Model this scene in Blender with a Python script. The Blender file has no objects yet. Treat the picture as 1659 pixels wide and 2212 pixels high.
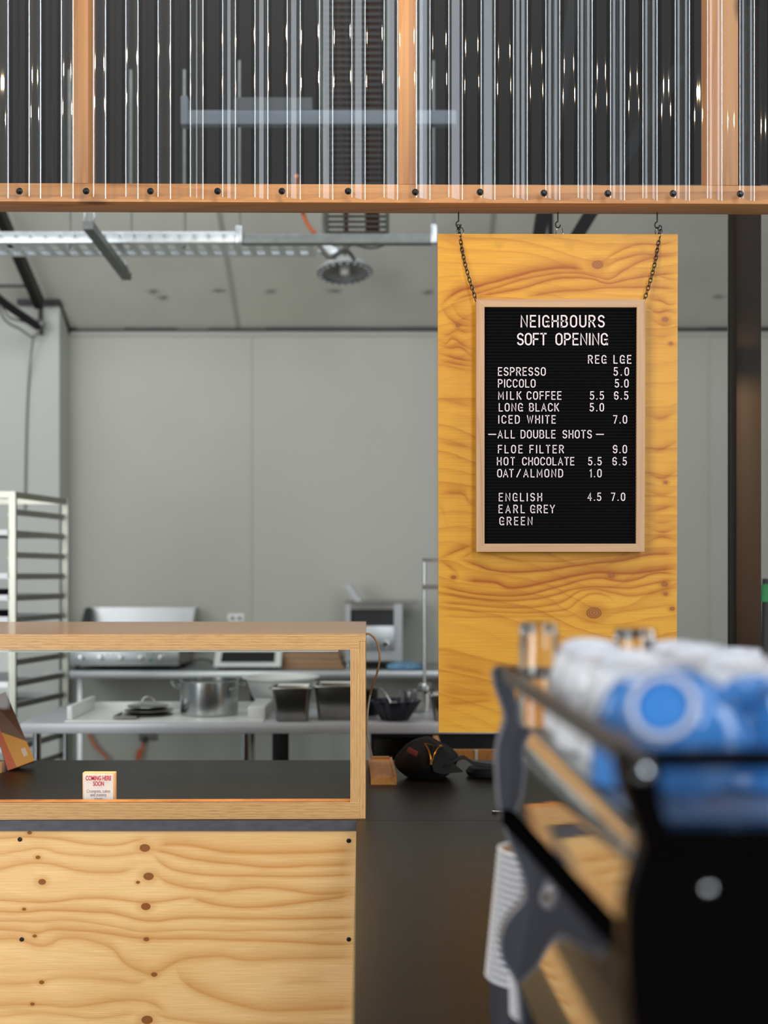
import bpy, bmesh, math, random
from mathutils import Vector, Matrix
rnd = random.Random(7)
PI = math.pi
SC = bpy.context.scene
COL = SC.collection
# ------------------------------------------------------------------ camera, world, lights, exposure
F, CX, HY = 2500.0, 829.5, 1240.0          # focal length in px, principal column, horizon row (1659 x 2212 frame)
CZ = 1.479                                 # eye height
cam_d = bpy.data.cameras.new('camera'); cam = bpy.data.objects.new('camera', cam_d); COL.objects.link(cam)
cam.location = (0, 0, CZ); cam.rotation_euler = (PI/2, 0, 0)
cam_d.sensor_fit = 'HORIZONTAL'; cam_d.sensor_width = 24.0; cam_d.lens = 24.0*F/1659
cam_d.shift_y = (HY-1106)/1659
cam_d.clip_start = .05; cam_d.clip_end = 100
cam_d.dof.use_dof = True; cam_d.dof.focus_distance = 2.76; cam_d.dof.aperture_fstop = 2.0; cam_d.dof.aperture_blades = 0
SC.camera = cam
vs = SC.view_settings
vs.view_transform = 'Standard'; vs.look = 'None'; vs.gamma = 1; vs.use_curve_mapping = False; vs.exposure = 0.0
SC.cycles.use_denoising = True
SC.cycles.max_bounces = 10; SC.cycles.transparent_max_bounces = 24
SC.cycles.sample_clamp_indirect = 8.0
W_ = bpy.data.worlds.new('world'); SC.world = W_; W_.use_nodes = True
bg = W_.node_tree.nodes['Background']; bg.inputs[0].default_value = (.80, .90, 1, 1); bg.inputs[1].default_value = .22

def area(name, loc, target, sx, sy, power, col):
    l = bpy.data.lights.new(name, 'AREA'); l.shape = 'RECTANGLE'; l.size = sx; l.size_y = sy; l.energy = power; l.color = col
    o = bpy.data.objects.new(name, l); COL.objects.link(o); o.location = loc
    o.rotation_euler = (Vector(target)-Vector(loc)).to_track_quat('-Z', 'Y').to_euler()
    return o
def lamp(name, loc, power, col, r=.03):
    l = bpy.data.lights.new(name, 'POINT'); l.energy = power; l.color = col; l.shadow_soft_size = r
    o = bpy.data.objects.new(name, l); COL.objects.link(o); o.location = loc; return o
def spot(name, loc, target, power, col, deg, blend, r=.03):
    l = bpy.data.lights.new(name, 'SPOT'); l.energy = power; l.color = col; l.shadow_soft_size = r; l.spot_size = math.radians(deg); l.spot_blend = blend
    o = bpy.data.objects.new(name, l); COL.objects.link(o); o.location = loc
    o.rotation_euler = (Vector(target)-Vector(loc)).to_track_quat('-Z', 'Y').to_euler(); return o
DAY = (.95, .98, 1.0); WARM = (1.0, .75, .43)
area('daylight_shopfront_west', (-3.9, -2.0, 2.2), (-1.0, 4.5, 1.2), 3.2, 3.4, 252, DAY)
area('daylight_kitchen_side', (-3.9, 4.6, 3.3), (1.0, 6.6, 1.0), 2.4, 1.6, 35, DAY)
area('roof_skylight', (-1.0, 4.4, 4.6), (-.7, 6.9, 1.6), 3.4, 1.2, 58, DAY)  # added overhead fill so the bench shades the wall below it
area('daylight_shopfront_east', (2.1, -2.6, 4.6), (.3, 2.7, 3.6), 1.25, 5.8, 240, (.82, .91, 1))
area('daylight_east_door', (2.95, 1.5, 3.0), (-1, 1.5, 3.0), 1.2, 5.4, 66, (.82, .91, 1))  # added unseen light panel that fills the streaks on the clear sheet
lamp('pendant_bulb_a', (-.12, 2.12, CZ+1.554), 16.5, WARM, .015)
lamp('pendant_bulb_b', (-.05, 1.92, CZ+1.51), 13, WARM, .015)
spot('track_spot', (1.3, 1.6, 3.0), (1.06, 3.25, 1.76), 420, (1, .68, .34), 22, .7, .09)

# ------------------------------------------------------------------ helpers
def P(px, py, Z): return Vector(((px-CX)*Z/F, Z, CZ+(HY-py)*Z/F))
def wx(px, Z): return (px-CX)*Z/F
def wz(py, Z): return CZ+(HY-py)*Z/F
def lin(c):
    c = [v/255 for v in c]
    return tuple(v/12.92 if v <= .04045 else ((v+.055)/1.055)**2.4 for v in c)+(1,)

class MB:
    def __init__(s): s.bm = bmesh.new(); s.mats = []
    def face(s, pts, mi=0):
        f = s.bm.faces.new([s.bm.verts.new(p) for p in pts]); f.material_index = mi; return s
    def box(s, a, b, bev=0, rot=None, about=None, mi=0):
        a, b = Vector(a), Vector(b); lo = Vector(map(min, a, b)); hi = Vector(map(max, a, b))
        r = bmesh.ops.create_cube(s.bm, size=1); vs_ = r['verts']
        c = (lo+hi)/2; d = hi-lo
        for v in vs_: v.co = Vector((v.co.x*d.x, v.co.y*d.y, v.co.z*d.z))+c
        fs = {f for v in vs_ for f in v.link_faces}
        for f in fs: f.material_index = mi
        if bev:
            es = list({e for v in vs_ for e in v.link_edges})
            rr = bmesh.ops.bevel(s.bm, geom=es, offset=bev, segments=2, affect='EDGES', profile=.5)
            vs_ = list({v for f in rr['faces'] for v in f.verts} | {v for v in vs_ if v.is_valid})
        if rot is not None:
            ab = Vector(about) if about is not None else c
            for v in vs_: v.co = rot @ (v.co-ab)+ab
        return s
    def prism(s, pts, d, mi=0):
        """polygon (3-D points) swept by vector d"""
        d = Vector(d); n = len(pts)
        A = [s.bm.verts.new(p) for p in pts]; B = [s.bm.verts.new(Vector(p)+d) for p in pts]
        fs = [s.bm.faces.new(A), s.bm.faces.new(list(reversed(B)))]
        for i in range(n):
            j = (i+1) % n; fs.append(s.bm.faces.new((A[j], A[i], B[i], B[j])))
        for f in fs: f.material_index = mi
        bmesh.ops.recalc_face_normals(s.bm, faces=fs)
        return s
    def tube(s, path, r, n=8, closed=False, mi=0, caps=True):
        path = [Vector(p) for p in path]; m = len(path); rings = []
        rs = r if isinstance(r, (list, tuple)) else [r]*m
        prev = None
        for i, p in enumerate(path):
            if closed: t = path[(i+1) % m]-path[i-1]
            else: t = path[min(i+1, m-1)]-path[max(i-1, 0)]
            t.normalize()
            if prev is None:
                u = t.orthogonal().normalized()
            else:
                u = prev-t*prev.dot(t); u = u.normalized() if u.length > 1e-6 else t.orthogonal().normalized()
            prev = u; w = t.cross(u)
            rings.append([s.bm.verts.new(p+(u*math.cos(2*PI*k/n)+w*math.sin(2*PI*k/n))*rs[i]) for k in range(n)])
        fs = []
        for i in range(m if closed else m-1):
            a, b = rings[i], rings[(i+1) % m]
            for k in range(n): fs.append(s.bm.faces.new((a[k], a[(k+1) % n], b[(k+1) % n], b[k])))
        if not closed and caps:
            fs.append(s.bm.faces.new(list(reversed(rings[0])))); fs.append(s.bm.faces.new(rings[-1]))
        for f in fs: f.material_index = mi
        bmesh.ops.recalc_face_normals(s.bm, faces=fs)
        return s
    def lathe(s, prof, c, n=40, axis=None, mi=0, closed=False, lobes=None, caps=True):
        """profile [(radius, height)] spun about the vertical through c (or about an axis matrix)"""
        c = Vector(c); rings = []
        for (r, h) in prof:
            ring = []
            for k in range(n):
                a = 2*PI*k/n; rr = r*(lobes(a, h) if lobes else 1)
                v = Vector((rr*math.cos(a), rr*math.sin(a), h))
                if axis is not None: v = axis @ v
                ring.append(s.bm.verts.new(c+v))
            rings.append(ring)
        fs = []
        m = len(rings)
        for i in range(m if closed else m-1):
            a, b = rings[i], rings[(i+1) % m]
            for k in range(n): fs.append(s.bm.faces.new((a[k], a[(k+1) % n], b[(k+1) % n], b[k])))
        if not closed and caps:
            fs.append(s.bm.faces.new(list(reversed(rings[0])))); fs.append(s.bm.faces.new(rings[-1]))
        for f in fs: f.material_index = mi
        bmesh.ops.recalc_face_normals(s.bm, faces=fs)
        return s
    def cyl(s, a, b, r, n=20, mi=0): return s.tube([a, b], r, n, mi=mi)

def origin_matrix(o):
    m = o.matrix_basis.copy()
    p = o.parent
    while p is not None:
        m = p.matrix_basis @ m; p = p.parent
    return m

def obj(name, mb, mat, parent=None, loc=None, sharp=35):
    bm = mb.bm
    bm.normal_update()
    lim = math.radians(sharp)
    for f in bm.faces: f.smooth = True
    for e in bm.edges:
        if len(e.link_faces) != 2 or e.calc_face_angle(0) > lim: e.smooth = False
    if parent is not None: M = origin_matrix(parent).inverted()
    else:
        if loc is None:
            xs = [v.co for v in bm.verts]
            lo = Vector([min(v[i] for v in xs) for i in range(3)]); hi = Vector([max(v[i] for v in xs) for i in range(3)])
            loc = Vector(((lo.x+hi.x)/2, (lo.y+hi.y)/2, lo.z))
        M = Matrix.Translation(-Vector(loc))
    bm.transform(M)
    me = bpy.data.meshes.new(name); bm.to_mesh(me); bm.free()
    o = bpy.data.objects.new(name, me); COL.objects.link(o)
    for m in (mat if isinstance(mat, (list, tuple)) else [mat]): me.materials.append(m)
    if parent is not None: o.parent = parent
    else: o.location = loc
    return o
def tag(o, label, cat, group=None):
    o['label'] = label; o['category'] = cat
    if group: o['group'] = group
    return o
def thing(name, label, cat, loc=(0, 0, 0), rotz=0, group=None):
    o = bpy.data.objects.new(name, None); COL.objects.link(o); o.empty_display_size = .05
    o.location = loc; o.rotation_euler = (0, 0, rotz)
    return tag(o, label, cat, group)
def struct(name, mb, mat, parent=None):
    o = obj(name, mb, mat, parent)
    if parent is None: o['kind'] = 'structure'
    return o
def dup(root, loc, rot=None, label=None, group=None):
    r = root.copy(); COL.objects.link(r); r.location = loc
    if rot is not None: r.rotation_euler = rot
    if label: r['label'] = label
    if group: r['group'] = group
    for ch in list(root.children):
        c = ch.copy(); COL.objects.link(c); c.parent = r
        for g in ch.children:
            d = g.copy(); COL.objects.link(d); d.parent = c
    return r
ORD = ['first', 'second', 'third', 'fourth', 'fifth', 'sixth', 'seventh', 'eighth', 'ninth', 'tenth', 'eleventh', 'twelfth', 'thirteenth',
       'fourteenth', 'fifteenth', 'sixteenth', 'seventeenth', 'eighteenth', 'nineteenth', 'twentieth', 'twenty-first', 'twenty-second']

# ------------------------------------------------------------------ materials
class NT:
    def __init__(s, m):
        m.use_nodes = True; s.t = m.node_tree; s.t.nodes.clear()
    def n(s, typ, **kw):
        nd = s.t.nodes.new(typ)
        for k, v in kw.items():
            if k == 'ins':
                for kk, vv in v.items(): s.put(nd, kk, vv)
            else: setattr(nd, k, v)
        return nd
    def put(s, nd, k, v):
        sock = nd.inputs[k]
        if isinstance(v, bpy.types.NodeSocket): s.t.links.new(v, sock)
        else: sock.default_value = v
    def math(s, op, a, b=None, c=None):
        nd = s.n('ShaderNodeMath', operation=op)
        for i, v in enumerate((a, b, c)):
            if v is not None: s.put(nd, i, v)
        return nd.outputs[0]
    def noise(s, vec, scale, detail=2, rough=.5, w=None, dist=0):
        nd = s.n('ShaderNodeTexNoise')
        if w is not None: nd.noise_dimensions = '4D'; s.put(nd, 'W', w)
        s.put(nd, 'Vector', vec); s.put(nd, 'Scale', scale); s.put(nd, 'Detail', detail); s.put(nd, 'Roughness', rough); s.put(nd, 'Distortion', dist)
        return nd.outputs[0]
    def ramp(s, fac, stops, interp='LINEAR'):
        nd = s.n('ShaderNodeValToRGB'); cr = nd.color_ramp; cr.interpolation = interp
        while len(cr.elements) < len(stops): cr.elements.new(.5)
        for e, (p, c) in zip(cr.elements, stops): e.position = p; e.color = c
        s.put(nd, 0, fac); return nd.outputs[0]
    def mix(s, fac, a, b, mode='MIX'):
        nd = s.n('ShaderNodeMix', data_type='RGBA', blend_type=mode)
        s.put(nd, 0, fac); s.put(nd, 6, a); s.put(nd, 7, b); return nd.outputs[2]
    def vmul(s, vec, sc, add=(0, 0, 0)):
        nd = s.n('ShaderNodeMapping'); s.put(nd, 'Vector', vec); s.put(nd, 'Scale', sc); s.put(nd, 'Location', add); return nd.outputs[0]
    def obj(s): return s.n('ShaderNodeTexCoord').outputs['Object']
    def bump(s, h, strength=.1, dist=.001):
        nd = s.n('ShaderNodeBump'); s.put(nd, 'Strength', strength); s.put(nd, 'Distance', dist); s.put(nd, 'Height', h); return nd.outputs[0]
    def out(s, sh):
        o = s.n('ShaderNodeOutputMaterial'); s.t.links.new(sh, o.inputs[0])
    def princ(s, col, rough=.5, metal=0, normal=None, **kw):
        nd = s.n('ShaderNodeBsdfPrincipled'); s.put(nd, 'Base Color', col); s.put(nd, 'Roughness', rough); s.put(nd, 'Metallic', metal)
        if normal is not None: s.put(nd, 'Normal', normal)
        for k, v in kw.items(): s.put(nd, k, v)
        return nd.outputs[0]
def pm(name, rgb, rough=.5, metal=0, var=.10, scale=9, bump=0, bscale=200, stretch=(1, 1, 1), **kw):
    m = bpy.data.materials.new(name); t = NT(m); c = lin(rgb); v = t.obj()
    nz = t.noise(t.vmul(v, stretch), scale, 3)
    a = tuple(x*(1-var) for x in c[:3])+(1,); b = tuple(min(1, x*(1+var)) for x in c[:3])+(1,)
    col = t.ramp(nz, [(.3, a), (.7, b)])
    nrm = t.bump(t.noise(t.vmul(v, stretch), bscale, 2), bump) if bump else None
    r = t.math('ADD', t.math('MULTIPLY', nz, .1*rough+.02), rough*.95) if rough > .02 else rough
    t.out(t.princ(col, r, metal, nrm, **kw)); return m
def thin_clear(name, ior=1.5, rough=.02, tint=(1, 1, 1, 1), haze=0.0):
    m = bpy.data.materials.new(name); t = NT(m)
    f0 = ((ior-1)/(ior+1))**2
    lw = t.n('ShaderNodeLayerWeight'); lw.inputs[0].default_value = .5
    fac = t.math('MULTIPLY_ADD', t.math('POWER', lw.outputs['Facing'], 5.0), 1-f0, f0)
    tr = t.n('ShaderNodeBsdfTransparent'); tr.inputs[0].default_value = tint
    v = t.obj(); nz = t.noise(t.vmul(v, (60, 60, 2)), 1, 2)
    gl = t.n('ShaderNodeBsdfGlossy'); t.put(gl, 'Roughness', t.math('ADD', t.math('MULTIPLY', nz, rough*.6), rough*.7))
    mx = t.n('ShaderNodeMixShader'); t.put(mx, 0, fac); t.put(mx, 1, tr.outputs[0]); t.put(mx, 2, gl.outputs[0])
    sh = mx.outputs[0]
    if haze:
        df = t.n('ShaderNodeBsdfDiffuse'); df.inputs[0].default_value = (.8, .85, .9, 1)
        m2 = t.n('ShaderNodeMixShader'); m2.inputs[0].default_value = haze; t.put(m2, 1, sh); t.put(m2, 2, df.outputs[0]); sh = m2.outputs[0]
    t.out(sh); return m

def plywood(name, light, dark, knots, K=20, amp=1.3, seed=0, su=1.1, sv=4.5, ringdark=.8, knotbend=.9, rough=.42, lines=(), span=(1, 1), wob=.007, wmul=1.7):
    """rotary-cut softwood face: contour lines of a stretched height field, bent round the knots (u = local x, v = local z, metres)"""
    m = bpy.data.materials.new(name); t = NT(m); v = t.obj()
    sx = t.n('ShaderNodeSeparateXYZ'); t.put(sx, 0, v)
    u, w = sx.outputs[0], sx.outputs[2]
    low = t.noise(t.vmul(v, (su, 1, sv), (seed*3.1, seed*1.7, seed*.9)), 1.0, 1.5, .45)
    mid = t.noise(t.vmul(v, (5, 1, 16), (seed, 4, 2)), 1.0, 2, .5)
    fine = t.noise(t.vmul(v, (18, 1, 120), (seed, 1, 7)), 1.0, 3, .6)
    field = t.math('MULTIPLY', w, K)
    field = t.math('MULTIPLY_ADD', t.math('SUBTRACT', low, .5), amp*4, field)
    field = t.math('MULTIPLY_ADD', t.math('SUBTRACT', mid, .5), .65, field)
    field = t.math('MULTIPLY_ADD', t.math('SUBTRACT', fine, .5), .16, field)
    dmin = None
    for (ku, kv, kr, s) in knots:
        off = t.n('ShaderNodeVectorMath', operation='SUBTRACT'); t.put(off, 0, v); off.inputs[1].default_value = (ku, 0, kv)
        sc = t.n('ShaderNodeVectorMath', operation='MULTIPLY'); t.put(sc, 0, off.outputs[0]); sc.inputs[1].default_value = (.85/kr, 0, 1.15/kr)
        ln = t.n('ShaderNodeVectorMath', operation='LENGTH'); t.put(ln, 0, sc.outputs[0]); d = ln.outputs['Value']
        g = t.math('POWER', .955, t.math('MULTIPLY', d, d))
        field = t.math('MULTIPLY_ADD', g, s*knotbend, field)
        dmin = d if dmin is None else t.math('MINIMUM', dmin, d)
    fr = t.math('FRACT', field)
    L, D = lin(light), lin(dark)
    mid_c = tuple(a*.55+b*.45 for a, b in zip(L, D))
    col = t.ramp(fr, [(0, L), (.5, L), (.78, mid_c), (.93, D), (1.0, L)], 'LINEAR')
    streak = t.noise(t.vmul(v, (9, 1, 420)), 1.0, 2, .6)
    wn = t.n('ShaderNodeTexWhiteNoise', noise_dimensions='1D'); t.put(wn, 'W', t.math('FLOOR', field))
    col = t.mix(t.math('MULTIPLY', t.math('MULTIPLY_ADD', wn.outputs[0], .75, .25), ringdark), L, col)
    sm = t.ramp(streak, [(.35, (.90, .87, .83, 1)), (.65, (1.04, 1.03, 1.02, 1))])
    col = t.mix(1.0, col, sm, 'MULTIPLY')
    if lines:
        un = t.math('DIVIDE', u, span[0]); acc = None
        wobv = t.math('MULTIPLY_ADD', t.math('SUBTRACT', fine, .5), .004, t.math('MULTIPLY', t.math('SUBTRACT', mid, .5), wob))
        vw = t.math('ADD', w, wobv)
        for (pts, wid, stg) in lines:
            pts = sorted(pts); x0, x1 = pts[0][0], pts[-1][0]
            fc = t.n('ShaderNodeFloatCurve'); mp = fc.mapping; cv = mp.curves[0]
            cv.points[0].location = (0, pts[0][1]/span[1]); cv.points[1].location = (1, pts[-1][1]/span[1])
            for px_, py_ in pts: cv.points.new(min(max(px_/span[0], .001), .999), py_/span[1])
            for p_ in cv.points: p_.handle_type = 'AUTO'
            mp.update(); t.put(fc, 'Value', un)
            d = t.math('SUBTRACT', t.math('MULTIPLY', fc.outputs[0], span[1]), vw)      # > 0 below the line
            band = t.ramp(t.math('MULTIPLY_ADD', d, .5/(wid*wmul), .5), [(.04, (0, 0, 0, 1)), (.26, (.22, .22, .22, 1)), (.42, (.62, .62, .62, 1)), (.50, (1, 1, 1, 1)), (.56, (.40, .40, .40, 1)), (.70, (0, 0, 0, 1))])
            e0 = t.math('MULTIPLY_ADD', u, 25, -25*x0+.2); e1 = t.math('MULTIPLY_ADD', u, -25, 25*x1+.2)
            e = t.math('MINIMUM', e0, e1); cl = t.n('ShaderNodeClamp'); t.put(cl, 0, e)
            m_ = t.math('MULTIPLY', t.math('MULTIPLY', band, cl.outputs[0]), stg)
            acc = m_ if acc is None else t.math('MAXIMUM', acc, m_)
        col = t.mix(acc, col, D)
    blot = t.ramp(t.noise(t.vmul(v, (3, 1, 5), (seed+5, 0, 0)), 1, 2), [(.3, (.95, .90, .82, 1)), (.7, (1.03, 1.02, 1.01, 1))])
    col = t.mix(1.0, col, blot, 'MULTIPLY')
    if dmin is not None:
        dn = t.math('MULTIPLY_ADD', t.math('SUBTRACT', mid, .5), .5, dmin)
        halo = t.ramp(t.math('MULTIPLY', dn, .3), [(.30, (1, 1, 1, 1)), (.72, (0, 0, 0, 1))])
        col = t.mix(t.math('MULTIPLY', halo, .45), col, D)
        rings = t.math('FRACT', t.math('MULTIPLY', dn, 3.2))
        kc = t.ramp(rings, [(0, lin((176, 108, 48))), (.7, lin((142, 80, 32))), (1, lin((100, 54, 24)))])
        edge = t.ramp(dn, [(.80, (1, 1, 1, 1)), (.98, (0, 0, 0, 1))])
        kk = t.ramp(dn, [(.72, (1, 1, 1, 1)), (.85, (.55, .50, .46, 1)), (1.0, (.9, .85, .8, 1))])
        kc = t.mix(1.0, kc, kk, 'MULTIPLY')
        col = t.mix(edge, col, kc)
    t.out(t.princ(col, rough, 0, t.bump(streak, .05), **{'Specular IOR Level': .3})); return m

def ply_edge(name, axis, period=.0036, light=(222, 172, 108), dark=(140, 84, 42)):
    """veneer layers seen on edge: stripes along local `axis`"""
    m = bpy.data.materials.new(name); t = NT(m); v = t.obj()
    sx = t.n('ShaderNodeSeparateXYZ'); t.put(sx, 0, v); a = sx.outputs['XYZ'.index(axis)]
    st = [2.5, 2.5, 2.5]; st['XYZ'.index(axis)] = 30
    wob = t.noise(t.vmul(v, tuple(st)), 3, 2)
    ff = t.math('FRACT', t.math('MULTIPLY_ADD', t.math('SUBTRACT', wob, .5), .25, t.math('DIVIDE', a, period)))
    L, D = lin(light), lin(dark); L2 = lin((238, 194, 134))
    col = t.ramp(ff, [(0, L), (.30, L2), (.55, L), (.78, D), (.90, D), (1, L)])
    st2 = [14, 14, 14]; st2['XYZ'.index(axis)] = 500
    br = t.ramp(t.noise(t.vmul(v, tuple(st2)), 1.5, 3, .65), [(.36, (.66, .58, .50, 1)), (.52, (1, 1, 1, 1))])
    col = t.mix(.8, col, br, 'MULTIPLY')
    t.out(t.princ(col, .45)); return m
def timber(name, light, dark, axis='X', scale=1.0, rough=.5, knots=True):
    m = bpy.data.materials.new(name); t = NT(m); v = t.obj()
    st = [70*scale]*3; st['XYZ'.index(axis)] = 1.6*scale
    g = t.noise(t.vmul(v, tuple(st)), 1, 3, .6, dist=.4)
    st2 = [9*scale]*3; st2['XYZ'.index(axis)] = .5
    g2 = t.math('FRACT', t.math('MULTIPLY', t.noise(t.vmul(v, tuple(st2)), 1, 1), 7))
    L, D = lin(light), lin(dark)
    col = t.ramp(g, [(.3, D), (.55, L), (.8, L)])
    col = t.mix(.5, col, t.ramp(g2, [(0, L), (.7, L), (.93, D), (1, L)]))
    if knots:
        st3 = [7]*3; st3['XYZ'.index(axis)] = 2.6
        vo = t.n('ShaderNodeTexVoronoi'); t.put(vo, 'Vector', t.vmul(v, tuple(st3))); vo.inputs['Scale'].default_value = 1
        col = t.mix(t.ramp(vo.outputs[0], [(.05, (.8, .8, .8, 1)), (.13, (0, 0, 0, 1))]), col, lin((92, 52, 26)))
    t.out(t.princ(col, rough, 0, t.bump(g, .06))); return m

M = {}
M['wall'] = pm('painted_wall', (165, 164, 154), .7, var=.03, scale=1.5, bump=.02)
M['column'] = pm('painted_column', (170, 171, 164), .6, var=.02, scale=2)
M['floor'] = pm('concrete_floor', (120, 118, 112), .5, var=.12, scale=3)
M['roof'] = pm('dark_roof', (36, 31, 27), .8, var=.12, scale=2)
M['steel_dark'] = pm('black_painted_steel', (22, 20, 19), .45, .2, var=.1)
M['post'] = pm('brown_black_steel', (36, 25, 15), .5, 0, var=.06, scale=30, bump=.04, bscale=300, **{'Specular IOR Level': .15})
M['galv'] = pm('galvanised_steel', (205, 210, 212), .38, .75, var=.08, scale=40)
M['galv_dull'] = pm('dull_galvanised', (120, 124, 120), .5, .6, var=.12, scale=30)
M['lamp_grey'] = pm('lamp_grey_enamel', (158, 160, 158), .4, 0, var=.03)
M['batten'] = pm('aged_diffuser', (112, 118, 124), .5, 0, var=.05)  # grey of a bar that imitates a reflection
M['batten_box'] = pm('driver_box_grey', (84, 86, 86), .5, 0, var=.05)
M['ladder_rung'] = pm('dark_rung_steel', (66, 62, 58), .5, .5, var=.15, scale=20)
M['steel'] = pm('stainless', (186, 188, 186), .24, 1, var=.05, scale=20)
M['rack_steel'] = pm('rack_steel', (150, 149, 138), .34, .85, var=.08, scale=12)
M['steel_brushed'] = pm('brushed_stainless', (172, 174, 174), .36, .9, var=.05, scale=8, stretch=(1, 1, 30))
M['gn_steel'] = pm('pan_steel', (150, 148, 144), .28, 1, var=.06, scale=12)
M['chrome'] = pm('chrome', (220, 222, 225), .07, 1, var=.02)
M['mirror'] = pm('polished_steel_panel', (200, 196, 190), .035, 1, var=.015, scale=3)
M['machine_black'] = pm('gloss_black_paint', (8, 6, 6), .25, 0, var=.1, **{'Specular IOR Level': .05})
M['matte_black'] = pm('matte_black_trim', (8, 8, 8), .8, 0, var=.1, **{'Specular IOR Level': .0})
M['machine_panel'] = pm('satin_grey_panel', (80, 82, 92), .36, .4, var=.05)
M['machine_grey'] = pm('satin_grey_metal', (150, 152, 162), .4, .5, var=.05)  # pale grey painted in for light caught by the far panel edge
M['rail'] = pm('rail_metal', (112, 104, 96), .3, .9, var=.05)
M['laminate'] = pm('dark_laminate', (32, 25, 21), .38, 0, var=.10, scale=60, bump=.02, bscale=500, **{'Specular IOR Level': .3})
M['lam_edge'] = pm('laminate_edge', (78, 76, 80), .5, 0, var=.18, scale=80, stretch=(.4, 1, 1))
M['white_paint'] = pm('white_enamel', (222, 222, 220), .4, 0, var=.03)
M['white_plastic'] = pm('white_plastic', (214, 214, 210), .35, 0, var=.03)
M['table'] = pm('pale_bench_top', (182, 182, 186), .35, .15, var=.04)
M['black_plastic'] = pm('black_plastic', (18, 18, 19), .35, 0, var=.1)
M['black_rubber'] = pm('black_rubber', (12, 12, 12), .6, 0, var=.1)
M['navy'] = pm('dark_navy_enamel', (20, 22, 32), .3, 0, var=.1)
M['blue_cloth'] = pm('blue_cloth', (96, 134, 160), .9, 0, var=.25, scale=40)
M['orange_cable'] = pm('orange_cable', (186, 92, 44), .5, 0, var=.1)
M['grey_cable'] = pm('grey_cable', (98, 96, 92), .5, 0, var=.1)
M['tan_cable'] = pm('beige_flex', (176, 140, 100), .45, 0, var=.06)
M['white_cable'] = pm('white_flex', (220, 216, 212), .45, 0, var=.05)
M['felt'] = pm('black_felt', (11, 10, 10), .95, 0, var=.15, scale=200, bump=.1, bscale=1500, **{'Specular IOR Level': .1})
M['letter'] = pm('letter_plastic', (222, 204, 206), .5, 0, var=.03)
M['cup_white'] = pm('white_porcelain', (218, 218, 221), .05, 0, var=.02, **{'Coat Weight': .4})
M['cup_blue'] = pm('blue_glaze', (66, 128, 196), .06, 0, var=.06, scale=30, **{'Coat Weight': .5})
M['cup_bare'] = pm('bare_foot_ring', (196, 196, 204), .4, 0, var=.04)
M['paper_grey'] = pm('grey_cup_board', (50, 50, 58), .6, 0, var=.05)
M['paper_white'] = pm('white_cup_rim', (242, 240, 242), .5, 0, var=.02)
M['kraft'] = pm('kraft_lining', (196, 150, 100), .6, 0, var=.05)
M['bag'] = pm('black_canvas', (12, 11, 11), .8, 0, var=.2, scale=40, bump=.3, bscale=700)
M['brass'] = pm('brass_zip', (214, 156, 66), .3, 1, var=.06)
M['leather'] = pm('red_leather', (126, 46, 26), .6, 0, var=.12, scale=50)
M['oak'] = timber('light_oak', (186, 146, 108), (158, 114, 78), 'Z', 1.6, knots=False)
M['oak_h'] = timber('light_oak_across', (186, 146, 108), (158, 114, 78), 'X', 1.6, knots=False)
M['block'] = timber('rimu_block', (200, 136, 66), (164, 102, 44), 'Y', .9, knots=False)
M['pine'] = timber('dressed_pine', (200, 140, 84), (162, 102, 54), 'X')
M['pine_v'] = timber('dressed_pine_upright', (198, 142, 90), (166, 110, 64), 'Z')
M['brownwood'] = timber('brown_board', (150, 112, 78), (112, 80, 54), 'X', knots=False)
M['edge_h'] = ply_edge('ply_edge_across', 'Z')
M['edge_v'] = ply_edge('ply_edge_upright', 'X')
M['case_top'] = pm('varnished_ply_top', (204, 148, 98), .3, 0, var=.05, scale=5, stretch=(.3, 3, 1), **{'Coat Weight': .3, 'Coat Roughness': .06})
M['ply_plain'] = timber('plain_ply', (226, 180, 116), (206, 154, 90), 'X', .4, knots=False)
M['orange_print'] = pm('orange_print', (204, 84, 14), .4, 0, var=.05)
M['yellow_print'] = pm('yellow_print', (222, 158, 22), .4, 0, var=.05)
M['brown_print'] = pm('brown_print', (96, 58, 40), .4, 0, var=.08)
M['tan_print'] = pm('tan_print', (176, 132, 84), .4, 0, var=.05)
M['card'] = pm('white_card', (236, 226, 222), .6, 0, var=.01)
M['red_ink'] = pm('red_ink', (206, 32, 56), .5, 0, var=.02)
M['grey_ink'] = pm('grey_ink', (150, 128, 136), .5, 0, var=.02)
M['pale_wood'] = timber('pale_wood', (226, 188, 152), (206, 160, 120), 'Z', 1.5, knots=False)
M['green'] = pm('green_plastic', (26, 120, 62), .4, 0, var=.05)
M['dark_board'] = pm('dark_cabinet', (26, 24, 23), .5, 0, var=.1)
M['sheet'] = thin_clear('clear_polycarbonate', 1.62, .03, (.96, .97, .98, 1), .002)
M['pane'] = thin_clear('clear_glass', 1.3, .01, (.97, .985, .98, 1))
mg = bpy.data.materials.new('tumbler_glass'); _t = NT(mg); _g = _t.n('ShaderNodeBsdfGlass'); _t.put(_g, 'IOR', 1.45)
_t.put(_g, 'Roughness', _t.math('MULTIPLY', _t.noise(_t.obj(), 30), .04)); _t.out(_g.outputs[0]); M['glass'] = mg

# ------------------------------------------------------------------ the setting
ZW = 7.4; SEAM = wz(712, ZW)
XL, XR = -4.6, 3.1
struct('floor', MB().box((XL, -3.5, -.1), (XR, ZW+.2, 0)), M['floor'])
wb = struct('wall_back', MB().box((XL, ZW, 0), (XR, ZW+.12, SEAM+.02)), M['wall'])
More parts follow.
